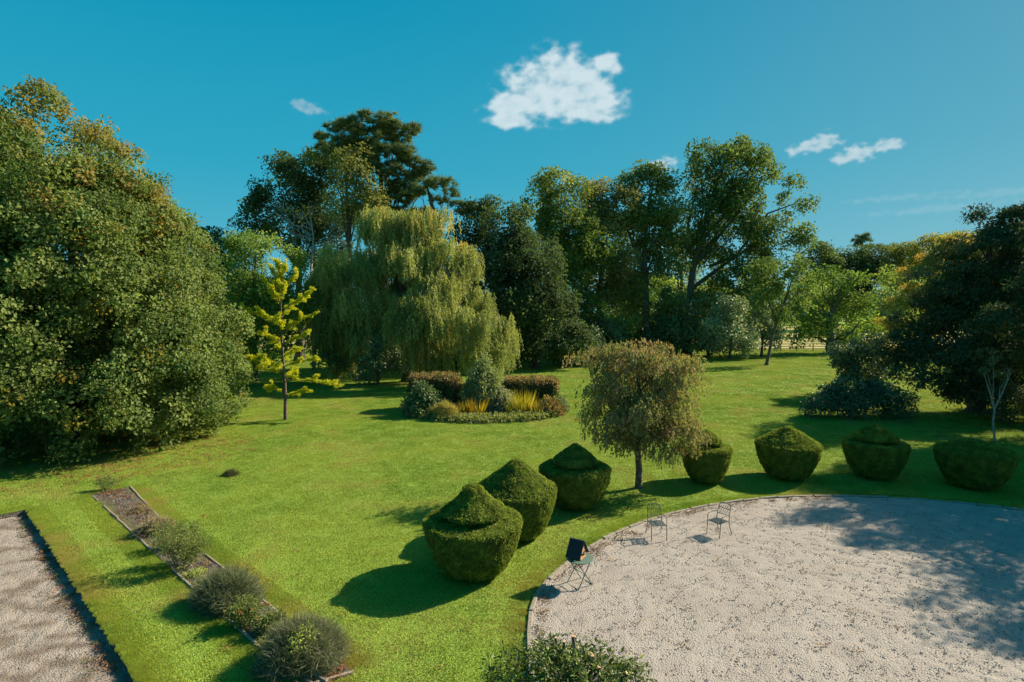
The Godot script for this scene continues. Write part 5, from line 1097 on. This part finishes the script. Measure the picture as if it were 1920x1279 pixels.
	for k in 420:
		var f := rng.randf()
		var p2: Vector2 = BED[0].lerp(BED[3], f) + Vector2(rf(0.0, 0.9), rf(-0.7, 0.0))
		if not in_bed(p2): continue
		where.append(Transform3D(Basis(Vector3.UP, rf(0, TAU)) * Basis.from_scale(Vector3(2.4, 2.2, 2.4) * rf(0.3, 0.9)), Vector3(p2.x, 0.02, p2.y))); tint.append(jit(mixc([0.08, 0.07, 0.06], [0.32, 0.30, 0.28], pow(rng.randf(), 2)), 0.2))
	var o := scatter("soil_crumbs", MESH.crumb, M.dry, where, tint, self)
	tag(o, "soil crumbs and stone chips on the planting bed", "soil")
func rose(at: Vector3, h: float, stems: int, leaves: int, label: String, seed_: int, bloom: Color, blooms: Array) -> void:
	var o := thing("rose_bush", label, "rose", at, "roses in the planting bed")
	rng.seed = seed_
	var tips: Array = []
	for k in stems:
		var a := TAU * k / stems + rf(-0.4, 0.4)
		var en := Vector3(cos(a) * h * rf(0.25, 0.6), h * rf(0.7, 1.15), sin(a) * h * rf(0.2, 0.55))
		var lp := curve_points(Vector3(cos(a) * 0.06, -0.03, sin(a) * 0.06), en, Vector3(cos(a), 0, sin(a)) * h * 0.08, 5, h * 0.03)
		var s := Shape.new()
		s.tube(lp, taper(0.016, 0.006, 5), 5)
		part("stem", s.mesh(), M.bark, o)
		tips.append(lp)
	var where: Array = []
	var tint: Array = []
	for k in leaves:
		var lp: Array = tips[rng.randi() % tips.size()]
		var q := 2 + rng.randi() % 3
		var p: Vector3 = lp[q].lerp(lp[q + 1], rng.randf()) + ball() * h * 0.17
		where.append(Transform3D(basis_up(Vector3.UP + ball() * 0.6, rf(0, TAU), Vector3.ONE * rf(0.45, 0.8)), p)); tint.append(jit(mixc([0.12, 0.17, 0.05], [0.25, 0.29, 0.10], rng.randf()), 0.2))
	scatter("foliage", MESH.shrub_leaf, M.leaf, where, tint, o)
	for b in blooms:
		var s := Shape.new()
		s.smooth = false
		for k in 16:
			var d := ball()
			d.y = absf(d.y) * 0.8 + 0.2
			s.leaf(d * 0.008, d.normalized(), ball(), rf(0.035, 0.055), 0.045, bloom * rf(0.8, 1.2), 0.4)
		var fl := part("bloom", s.mesh(), M.leaf, o)
		fl.position = Vector3(b[0], b[1], b[2])
		var st := Shape.new()
		st.tube([tips[0][4] - fl.position, Vector3.ZERO], [0.006, 0.004], 4)
		part("stalk", st.mesh(), M.bark, fl)

func make_pruned_bush() -> void:
	var o := thing("pruned_laurel", "hard pruned laurel with pale sawn stems beside the gravel court", "shrub", Vector3(1.05, 0, -9.25))
	rng.seed = 707
	var cut := plain_mat(Color(0.50, 0.32, 0.17), 0.8)
	var ends := [[-0.62, 1.02, 0.0, 0.04], [0.02, 1.28, -0.25, 0.032], [0.3, 1.12, 0.02, 0.055], [0.1, 1.05, 0.1, 0.03], [0.42, 0.95, 0.12, 0.045], [0.66, 0.92, 0.2, 0.05], [0.9, 0.85, 0.1, 0.04], [-0.1, 0.86, 0.42, 0.03], [0.5, 0.78, 0.4, 0.04], [1.1, 0.72, 0.3, 0.035], [-0.28, 1.22, -0.3, 0.025], [-0.14, 1.2, -0.22, 0.025], [-0.85, 0.85, 0.1, 0.03]]
	var paths: Array = []
	for e in ends:
		var en := Vector3(e[0], e[1], e[2])
		var lp := curve_points(Vector3(e[0] * 0.25, -0.05, e[2] * 0.3), en, Vector3(e[0], 0, e[2]) * 0.12, 6, 0.03)
		var s := Shape.new()
		s.tube(lp, taper(e[3] * 1.3, e[3], 6), 8)
		var st := part("stem", s.mesh(), M.bark, o)
		var c := Shape.new()
		var d: Vector3 = (lp[6] - lp[5]).normalized()
		c.tube([en, en + (d + Vector3(0, 0.1, 0.15)) * 0.008], [e[3] * 1.02, e[3] * 0.94], 10)
		part("cut_end", c.mesh(), cut, st)
		paths.append(lp)
	var where: Array = []
	var tint: Array = []
	for k in 130:
		var a := rf(0, TAU)
		var r := sqrt(rng.randf())
		var base := Vector3(cos(a) * r * 1.25 - 0.1, 0, sin(a) * r * 0.85)
		var h := 1.18 * sqrt(maxf(0.05, 1.0 - 0.75 * r * r)) * rf(0.75, 1.12)
		var en := Vector3(base.x * 1.18, h, base.z * 1.1) + ball() * 0.1
		var lp := curve_points(Vector3(base.x * 0.4, 0.1, base.z * 0.4), en, Vector3(base.x, 0, base.z) * 0.1, 5, 0.04)
		if k < 60:
			var s := Shape.new()
			s.tube(lp, taper(rf(0.008, 0.018), 0.005, 5), 5)
			part("twig", s.mesh(), M.bark, o)
		for q in 8:
			var p: Vector3 = lp[2 + rng.randi() % 3].lerp(lp[5], rng.randf()) + ball() * 0.09
			where.append(Transform3D(basis_up((lp[5] - lp[2]).normalized() + ball() * 0.4, rf(0, TAU), Vector3.ONE * rf(0.7, 1.2)), p))
			var fresh := rng.randf() < 0.16
			tint.append(jit(mixc([0.07, 0.11, 0.026], [0.14, 0.18, 0.045], rng.randf()) if not fresh else Color(0.22, 0.31, 0.055), 0.2))
	scatter("foliage", MESH.laurel_leaf, M.gloss, where, tint, o)
	var p := Shape.new()
	p.tube([Vector3(-0.12, 0.55, 0.75), Vector3(0.3, 0.85, 0.32), Vector3(0.72, 1.12, -0.1)], [0.02, 0.018, 0.016], 8)
	var pole := part("wooden_stake", p.mesh(), M.timber, self)
	pole.position = Vector3(1.05, 0, -9.25)
	tag(pole, "pale bare wooden stake leaning across the pruned laurel", "stake")

# ------------------------------------------------------------------ furniture and fence
func bar(o: Node, called: String, pts: Array, r: float, mat: Material) -> MeshInstance3D:
	var s := Shape.new()
	var rr: Array = []
	for p in pts: rr.append(r)
	s.tube(pts, rr, 7)
	return part(called, s.mesh(), mat, o)
func make_furniture() -> void:
	var iron := plain_mat(Color(0.10, 0.115, 0.105), 0.6, 0.1)
	var mesh_seat := plain_mat(Color(0.16, 0.18, 0.17), 0.55, 0.2)
	var chair := thing("garden_chair", "thin metal armchair on the gravel turned away near the kerb", "chair", Vector3(4.42, 0.04, -16.75), "metal garden chairs")
	for sx in [-1.0, 1.0]:
		bar(chair, "leg", [Vector3(0.23 * sx, 0, 0.26), Vector3(0.235 * sx, 0.42, 0.22), Vector3(0.245 * sx, 0.63, 0.20), Vector3(0.25 * sx, 0.655, 0.14)], 0.0115, iron)
		bar(chair, "leg", [Vector3(0.24 * sx, 0, -0.34), Vector3(0.225 * sx, 0.25, -0.25), Vector3(0.22 * sx, 0.44, -0.21), Vector3(0.21 * sx, 0.7, -0.26), Vector3(0.19 * sx, 0.9, -0.34)], 0.0115, iron)
		bar(chair, "armrest", [Vector3(0.25 * sx, 0.655, 0.14), Vector3(0.25 * sx, 0.66, -0.05), Vector3(0.215 * sx, 0.64, -0.24)], 0.012, iron)
	var seat := Node3D.new()
	seat.name = "seat"; chair.add_child(seat)
	for e in [[Vector3(-0.225, 0.44, 0.22), Vector3(0.225, 0.44, 0.22)], [Vector3(-0.22, 0.44, -0.21), Vector3(0.22, 0.44, -0.21)], [Vector3(-0.225, 0.44, 0.22), Vector3(-0.22, 0.44, -0.21)], [Vector3(0.225, 0.44, 0.22), Vector3(0.22, 0.44, -0.21)]]:
		bar(seat, "seat_frame", e, 0.01, iron)
	for k in 17: bar(seat, "slat", [Vector3(-0.22, 0.443, -0.2 + k * 0.025), Vector3(0.22, 0.443, -0.2 + k * 0.025)], 0.0055, mesh_seat)
	for k in 7: bar(seat, "slat", [Vector3(-0.18 + k * 0.06, 0.441, -0.21), Vector3(-0.18 + k * 0.06, 0.441, 0.22)], 0.005, mesh_seat)
	var back := Node3D.new()
	back.name = "backrest"; chair.add_child(back)
	bar(back, "top_rail", [Vector3(-0.19, 0.9, -0.34), Vector3(-0.1, 0.925, -0.35), Vector3(0.0, 0.93, -0.352), Vector3(0.1, 0.925, -0.35), Vector3(0.19, 0.9, -0.34)], 0.012, iron)
	bar(back, "middle_rail", [Vector3(-0.2, 0.78, -0.295), Vector3(0.2, 0.78, -0.295)], 0.009, iron)
	bar(back, "lower_rail", [Vector3(-0.215, 0.6, -0.238), Vector3(0.215, 0.6, -0.238)], 0.009, iron)
	for k in 5:
		var x := -0.14 + k * 0.07
		bar(back, "scroll", [Vector3(x, 0.6, -0.238), Vector3(x + 0.03, 0.66, -0.252), Vector3(x - 0.03, 0.73, -0.272), Vector3(x, 0.8, -0.30), Vector3(x + 0.025, 0.86, -0.325), Vector3(x, 0.92, -0.35)], 0.007, iron)
	chair.rotation.y = 0.05
	var c2 := chair.duplicate()
	c2.name = numbered("garden_chair"); add_child(c2)
	c2.position = Vector3(6.38, 0.04, -16.95); c2.rotation.y = -0.98
	tag(c2, "thin metal armchair on the open gravel, sideways, backrest away from the table", "chair", "metal garden chairs")
	# folding bistro table
	var green := plain_mat(Color(0.085, 0.14, 0.12), 0.55, 0.1)
	var table := thing("bistro_table", "round pale green folding bistro table on the gravel edge", "table", Vector3(1.72, 0.03, -13.85))
	var s := Shape.new()
	s.lathe([Vector2(0.0, 0.655), Vector2(0.33, 0.655), Vector2(0.338, 0.66), Vector2(0.34, 0.672), Vector2(0.333, 0.68), Vector2(0.0, 0.684)], 40)
	part("table_top", s.mesh(), green, table)
	for sx in [-1.0, 1.0]:
		bar(table, "leg", [Vector3(0.24 * sx, 0.0, 0.22), Vector3(-0.22 * sx, 0.65, 0.18)], 0.013, green)
		bar(table, "leg", [Vector3(0.24 * sx, 0.0, -0.22), Vector3(-0.22 * sx, 0.65, -0.18)], 0.013, green)
		bar(table, "cross_bar", [Vector3(0.24 * sx, 0.012, -0.22), Vector3(0.24 * sx, 0.012, 0.22)], 0.009, green)
	bar(table, "cross_bar", [Vector3(0, 0.33, -0.2), Vector3(0, 0.33, 0.2)], 0.009, green)
	table.rotation.y = 0.6
	# bird table house standing on it
	var felt := plain_mat(Color(0.018, 0.021, 0.027), 0.75, 0.0, 0.4)
	var pine := plain_mat(Color(0.34, 0.19, 0.09), 0.7)
	var h := thing("bird_house", "wooden bird house with steep black felt roof standing on the round table", "bird house", Vector3(1.66, 0.714, -13.9))
	var b := Shape.new()
	b.box(Transform3D(Basis(), Vector3(0, 0.02, 0)), Vector3(0.34, 0.03, 0.32), 0.004)
	part("base_board", b.mesh(), pine, h)
	for sx in [-1.0, 1.0]:
		for sz in [-1.0, 1.0]:
			var p := Shape.new()
			p.box(Transform3D(Basis(), Vector3(0.135 * sx, 0.11, 0.12 * sz)), Vector3(0.03, 0.155, 0.03), 0.003)
			part("post", p.mesh(), pine, h)
		var gb := Shape.new()
		var k := 0
		for zz in [-0.17, 0.17, 0.0]:
			for e in [0.0, 0.02]:
				gb.v.append(Vector3(0.14 * sx + e * sx, 0.165 if zz != 0.0 else 0.40, zz))
				gb.n.append(Vector3(-sx if e == 0.0 else sx, 0, 0)); gb.c.append(Color.WHITE)
		gb.face(0, 2, 4); gb.face(1, 3, 5)
		part("gable", gb.mesh(), pine, h)
	for sz in [-1.0, 1.0]:
		var rf_ := Shape.new()
		rf_.box(Transform3D(Basis(Vector3.RIGHT, sz * 0.95), Vector3(0, 0.25, 0.15 * sz)), Vector3(0.40, 0.018, 0.47), 0.003)
		part("roof_panel", rf_.mesh(), felt, h)
	var rg := Shape.new()
	rg.box(Transform3D(Basis(), Vector3(0, 0.452, 0)), Vector3(0.405, 0.02, 0.05), 0.004)
	part("ridge", rg.mesh(), felt, h)
	var inn := Shape.new()
	inn.box(Transform3D(Basis(), Vector3(-0.03, 0.10, 0)), Vector3(0.16, 0.13, 0.16), 0.004)
	part("nest_box", inn.mesh(), pine, h)
	h.rotation.y = -0.55

func make_fence() -> void:
	var o := thing("rail_fence", "brown post and rail fence across the far end of the lawn", "fence", Vector3(15, 0, -94))
	var post := Shape.new()
	post.box(Transform3D(Basis(), Vector3(0, 0.62, 0)), Vector3(0.14, 1.44, 0.12), 0.01)
	var pm := post.mesh()
	var rail := Shape.new()
	rail.box(Transform3D(), Vector3(2.74, 0.11, 0.05), 0.008)
	var rm := rail.mesh()
	for k in 26:
		var p := part("post", pm, M.timber, o)
		p.position = Vector3(k * 2.75, 0, 0.2 * sin(k * 0.3))
		if k < 25:
			for r in 3:
				var q := part("rail", rm, M.timber, o)
				q.position = Vector3(k * 2.75 + 1.375, 0.38 + r * 0.4, 0.095 + 0.1 * (sin(k * 0.3) + sin((k + 1) * 0.3)))
				q.rotation.y = -0.2 * (sin((k + 1) * 0.3) - sin(k * 0.3)) / 2.75

func make_dead_tree() -> void:
	var o := thing("bare_tree", "bare leafless tree with pale forked branches before the dark evergreen oak", "tree", Vector3(-22.6, 0, -63.5))
	rng.seed = 66
	var s := Shape.new()
	s.tube([Vector3(0, -0.1, 0), Vector3(0.5, 6, 0), Vector3(-0.1, 11, 0), Vector3(0.35, 15, 0.2), Vector3(-0.2, 19, 0)], [0.22, 0.17, 0.13, 0.09, 0.03], 8)
	part("trunk", s.mesh(), M.pale_bark, o)
	for k in 13:
		var y := rf(10.0, 17.0)
		var sx := -1.0 if k % 3 else 1.0
		var way := Vector3(sx * rf(0.5, 1.0), rf(0.45, 1.3), rf(-0.5, 0.5)).normalized()
		var l := rf(2.5, 5.5)
		var lp := curve_points(Vector3(0.1, y, 0), Vector3(0.1, y, 0) + way * l, Vector3.DOWN * l * 0.14, 5, 0.3)
		var sh := Shape.new()
		sh.tube(lp, taper(0.085, 0.025, 5), 5)
		for q in 4:
			var a: Vector3 = lp[2 + rng.randi() % 3]
			sh.tube(curve_points(a, a + (way + ball() * 0.8).normalized() * l * 0.4, Vector3.ZERO, 3, 0.1), taper(0.05, 0.02, 3), 4)
		part("limb", sh.mesh(), M.pale_bark, o)

# ------------------------------------------------------------------ sky
func sky_colour(az: float, el: float) -> Color:
	var e := clampf(el, 0.0, 90.0)
	var c: Vector3
	if e < 12.0: c = Vector3(0.16, 0.51, 0.63).lerp(Vector3(0.034, 0.39, 0.558), pow(e / 12.0, 0.7))
	elif e < 27.0: c = Vector3(0.030, 0.385, 0.555).lerp(Vector3(0.003, 0.30, 0.485), (e - 12.0) / 15.0)
	else: c = Vector3(0.003, 0.30, 0.485).lerp(Vector3(0.003, 0.22, 0.40), (e - 27.0) / 63.0)
	var sun := Vector3(sin(deg_to_rad(65.0)) * cos(deg_to_rad(SUN_HEIGHT)), sin(deg_to_rad(SUN_HEIGHT)), -cos(deg_to_rad(65.0)) * cos(deg_to_rad(SUN_HEIGHT)))
	var a := deg_to_rad(az)
	var d := Vector3(sin(a) * cos(deg_to_rad(el)), sin(deg_to_rad(el)), -cos(a) * cos(deg_to_rad(el)))
	var ang := rad_to_deg(acos(clampf(d.dot(sun), -1.0, 1.0)))
	c += Vector3(0.085, 0.022, -0.01) * exp(-pow(ang / 36.0, 2.0))
	var da := absf(wrapf(az - 65.0, -180.0, 180.0))
	c += Vector3(0.16, 0.10, 0.05) * exp(-pow(da / 55.0, 2.0)) * exp(-e / 12.0)
	c += Vector3(7.5, 6.9, 5.9) * exp(-pow(ang / 9.0, 2.0))
	c /= EXPOSURE
	return Color(c.x, c.y, c.z)
func make_sky() -> ImageTexture:
	var w := 256
	var pad := 8
	var small := Image.create(w + 2 * pad, 128, false, Image.FORMAT_RGBF)
	for x in w + 2 * pad:
		for y in 128:
			small.set_pixel(x, y, sky_colour((x - pad + 0.5) / w * 360.0, 90.0 - (y + 0.5) / 128.0 * 180.0))
	small.resize((w + 2 * pad) * 16, 2048, Image.INTERPOLATE_CUBIC)
	var im := Image.create(4096, 2048, false, Image.FORMAT_RGBF)
	im.blit_rect(small, Rect2i(pad * 16, 0, 4096, 2048), Vector2i.ZERO)
	var cn := FastNoiseLite.new()
	cn.seed = 3; cn.frequency = 0.16; cn.fractal_octaves = 5; cn.fractal_gain = 0.47
	# clouds: centre azimuth and height, then puffs (dx, dy, rx, ry in degrees) and strength
	cloud(im, cn, 4.26, 20.7, [[-4.4, -1.4, 3.0, 1.5], [-2.6, 0.6, 3.0, 2.0], [0.3, 1.5, 3.2, 2.5], [3.0, 0.4, 3.0, 2.3], [4.9, -1.0, 2.2, 1.5], [-0.6, -1.2, 5.0, 1.6], [5.0, 2.5, 1.3, 0.75], [5.9, 1.7, 0.8, 0.5], [-5.2, -2.5, 1.6, 0.6], [4.0, -2.3, 1.2, 0.8]], 1.0, 0.95, 11)
	cloud(im, cn, -19.74, 18.4, [[0.3, -0.1, 1.5, 0.5], [-0.6, 0.2, 0.8, 0.5]], 0.42, 0.8, 23, 2.4)
	cloud(im, cn, 28.5, 14.3, [[0.3, 0.2, 1.4, 0.85], [-1.0, -0.1, 1.1, 0.55], [-2.2, -0.3, 0.7, 0.5]], 0.75, 0.9, 37, 2.4)
	cloud(im, cn, 31.2, 13.2, [[0.0, 0.0, 1.5, 0.8], [-1.0, -0.3, 1.2, 0.4], [1.9, 0.35, 1.1, 0.5], [2.6, 0.3, 0.7, 0.4]], 0.8, 0.9, 53, 2.4)
	cloud(im, cn, 14.9, 13.9, [[0.0, 0.0, 1.6, 0.7]], 0.8, 0.9, 71, 2.4)
	cloud(im, cn, 37.0, 8.1, [[0.0, 0.0, 6.0, 0.35], [4.0, 0.8, 5.0, 0.4], [-3.0, 1.2, 4.0, 0.3]], 0.14, 0.9, 91, 2.4)
	return ImageTexture.create_from_image(im)
func cloud(im: Image, cn: FastNoiseLite, az: float, el: float, puffs: Array, strength: float, bright: float, off: float, grain := 1.0) -> void:
	var rx := 0.0
	var ry := 0.0
	for p in puffs:
		rx = maxf(rx, absf(p[0]) + p[2] * 1.9); ry = maxf(ry, absf(p[1]) + p[3] * 1.9)
	var k := 4096.0 / 360.0
	for x in range(int((az - rx) * k), int((az + rx) * k)):
		for y in range(int((90.0 - el - ry) * k), int((90.0 - el + ry) * k)):
			var dx := x / k - az
			var dy := 90.0 - y / k - el
			var body := 0.0
			for p in puffs:
				var q := pow((dx - p[0]) / p[2], 2) + pow((dy - p[1]) / p[3], 2)
				body = 1.0 - (1.0 - body) * (1.0 - exp(-q * 1.35) * 0.92)
			var nz := cn.get_noise_2d(dx * 2.6 * grain + off * 13.0, dy * 4.2 * grain + off)
			var nz2 := cn.get_noise_2d(dx * 11.0 + off * 5.0, dy * 14.0 - off)
			var a := smoothstep(0.20, 1.0, body * 1.15 + nz * 0.66 + nz2 * 0.05) * strength * smoothstep(0.04, 0.3, body) * (0.92 + 0.3 * nz)
			a = clampf(a, 0.0, 1.0)
			if a <= 0.002: continue
			var shade := bright
			var xx := posmod(x, 4096)
			var c := im.get_pixel(xx, y)
			im.set_pixel(xx, y, c.lerp(Color(0.64 * shade, 0.79 * shade, 0.85 * shade) / EXPOSURE, a))

# ------------------------------------------------------------------ the scene
func _ready() -> void:
	# camera
	var cam := Camera3D.new()
	cam.name = "camera"
	cam.fov = 62.687
	cam.near = 0.1; cam.far = 1500.0
	add_child(cam)
	cam.position = Vector3(0, 7, 0)
	cam.rotation_degrees = Vector3(-3.243, 0, 0)
	cam.current = true
	# sky and sun
	fn.seed = 17; fn.frequency = 0.22; fn.fractal_octaves = 3
	fn2.seed = 29; fn2.frequency = 0.3; fn2.fractal_octaves = 3
	var env := Environment.new()
	env.background_mode = Environment.BG_SKY
	var sky := Sky.new()
	var pano := PanoramaSkyMaterial.new()
	pano.panorama = make_sky()
	sky.sky_material = pano
	env.sky = sky
	env.tonemap_mode = Environment.TONE_MAPPER_LINEAR
	env.tonemap_exposure = EXPOSURE
	env.sdfgi_enabled = true; env.ssao_enabled = true; env.ssil_enabled = true
	var we := WorldEnvironment.new()
	we.name = "world"; we.environment = env
	add_child(we)
	var sun := DirectionalLight3D.new()
	sun.name = "sun"
	sun.light_energy = 1.6
	sun.light_color = Color(1.0, 0.93, 0.80)
	sun.light_angular_distance = 0.5
	sun.shadow_enabled = true
	add_child(sun)
	var h := tan(deg_to_rad(SUN_HEIGHT))
	sun.look_at_from_position(Vector3.ZERO, Vector3(SHADOW_WAY.x, -h, SHADOW_WAY.z))
	# shared pieces
	make_materials()
	MESH.maple = cluster(1, 44, 0.52, 0.6, 0.165, 0.145, 0.9)
	MESH.broad = cluster(2, 34, 1.05, 0.6, 0.36, 0.26, 1.0)
	MESH.pine = needle_tuft(3, 60, 0.75, 0.075)
	MESH.yew = cluster(4, 44, 0.62, 0.3, 0.26, 0.09, 0.9, 0.35)
	MESH.willow = strand(5, 8, 2.2, 0.5, 0.26, 0.075, 17.0)
	MESH.droop = strand(6, 7, 0.42, 0.28, 0.10, 0.06, 26.0)
	MESH.ginkgo = cluster(7, 12, 0.085, 0.9, 0.065, 0.07, 0.5, 0.0)
	MESH.box_leaf = cluster(8, 14, 0.048, 0.35, 0.042, 0.028, 1.8, 0.0)
	MESH.shrub_leaf = cluster(9, 26, 0.24, 0.7, 0.085, 0.05, 0.5, 0.1)
	MESH.shrub_big = cluster(19, 26, 0.36, 0.7, 0.17, 0.10, 0.8, 0.1)
	MESH.laurel_leaf = cluster(10, 9, 0.10, 1.0, 0.085, 0.034, 0.3, -0.4)
	MESH.weed = cluster(12, 16, 0.2, 0.5, 0.10, 0.04, 0.5, 0.0)
	MESH.tuft = needle_tuft(13, 36, 0.32, 0.018, 0.3)
	MESH.lavender = needle_tuft(14, 26, 0.30, 0.011, 0.55)
	var sw := Shape.new()
	sw.smooth = false
	sw.leaf(Vector3.ZERO, Vector3(0.0, 1.0, 0.05).normalized(), Vector3.BACK, 1.0, 0.05, Color.WHITE, 0.2)
	MESH.sword = sw.mesh()
	var cr := Shape.new()
	cr.smooth = false
	rng.seed = 15
	for k in 7:
		var c := Vector3(rf(-0.05, 0.05), 0, rf(-0.05, 0.05))
		var r := rf(0.006, 0.02)
		var i0 := cr.v.size()
		cr.v.append(c + Vector3.UP * r); cr.c.append(Color.WHITE)
		for e in 4: cr.v.append(c + Vector3(cos(e * PI / 2), -0.3, sin(e * PI / 2)) * r); cr.c.append(Color.WHITE)
		for e in 4: cr.i.append_array([i0, i0 + 1 + e, i0 + 1 + (e + 1) % 4])
	MESH.crumb = cr.mesh()
	# setting
	make_ground()
	make_grass()
	print("ground ", Time.get_ticks_msec())
	# trees
	for t in TREES: build_tree(t)
	make_ginkgo()
	make_dead_tree()
	make_fence()
	print("trees ", Time.get_ticks_msec())
	# clipped topiary round the court
	topiary(Vector3(-1.03, 0, -14.55), 1.28, 1.43, 2.38, 0.84, "tiered topiary urn with bell shaped cap beside the bird house table", 701, true)
	topiary(Vector3(0.13, 0, -17.0), 1.23, 1.5, 2.38, 0.0, "topiary urn with plain cone top between two tiered urns", 703)
	topiary(Vector3(2.24, 0, -19.6), 1.25, 1.38, 2.24, 0.77, "tiered topiary urn with low cone cap next to the weeping tree trunk", 705)
	topiary(Vector3(7.87, 0, -22.4), 0.97, 1.43, 2.15, 0.6, "topiary urn partly hidden by the weeping tree branches", 707)
	topiary(Vector3(11.45, 0, -22.95), 1.24, 1.46, 2.16, 0.0, "sunlit topiary urn with cone top standing half in the yew shade", 709)
	topiary(Vector3(15.1, 0, -23.0), 1.19, 1.46, 2.22, 0.8, "shaded tiered topiary urn between two cone topped urns", 711)
	topiary(Vector3(18.2, 0, -21.75), 1.28, 1.46, 1.9, 0.0, "wide shaded topiary urn with low cone top in front of the pale stemmed sapling", 713)
	make_island()
	make_bed()
	make_pruned_bush()
	make_furniture()
	make_pebbles()
	make_litter()
	print("done ", total, " ", Time.get_ticks_msec())
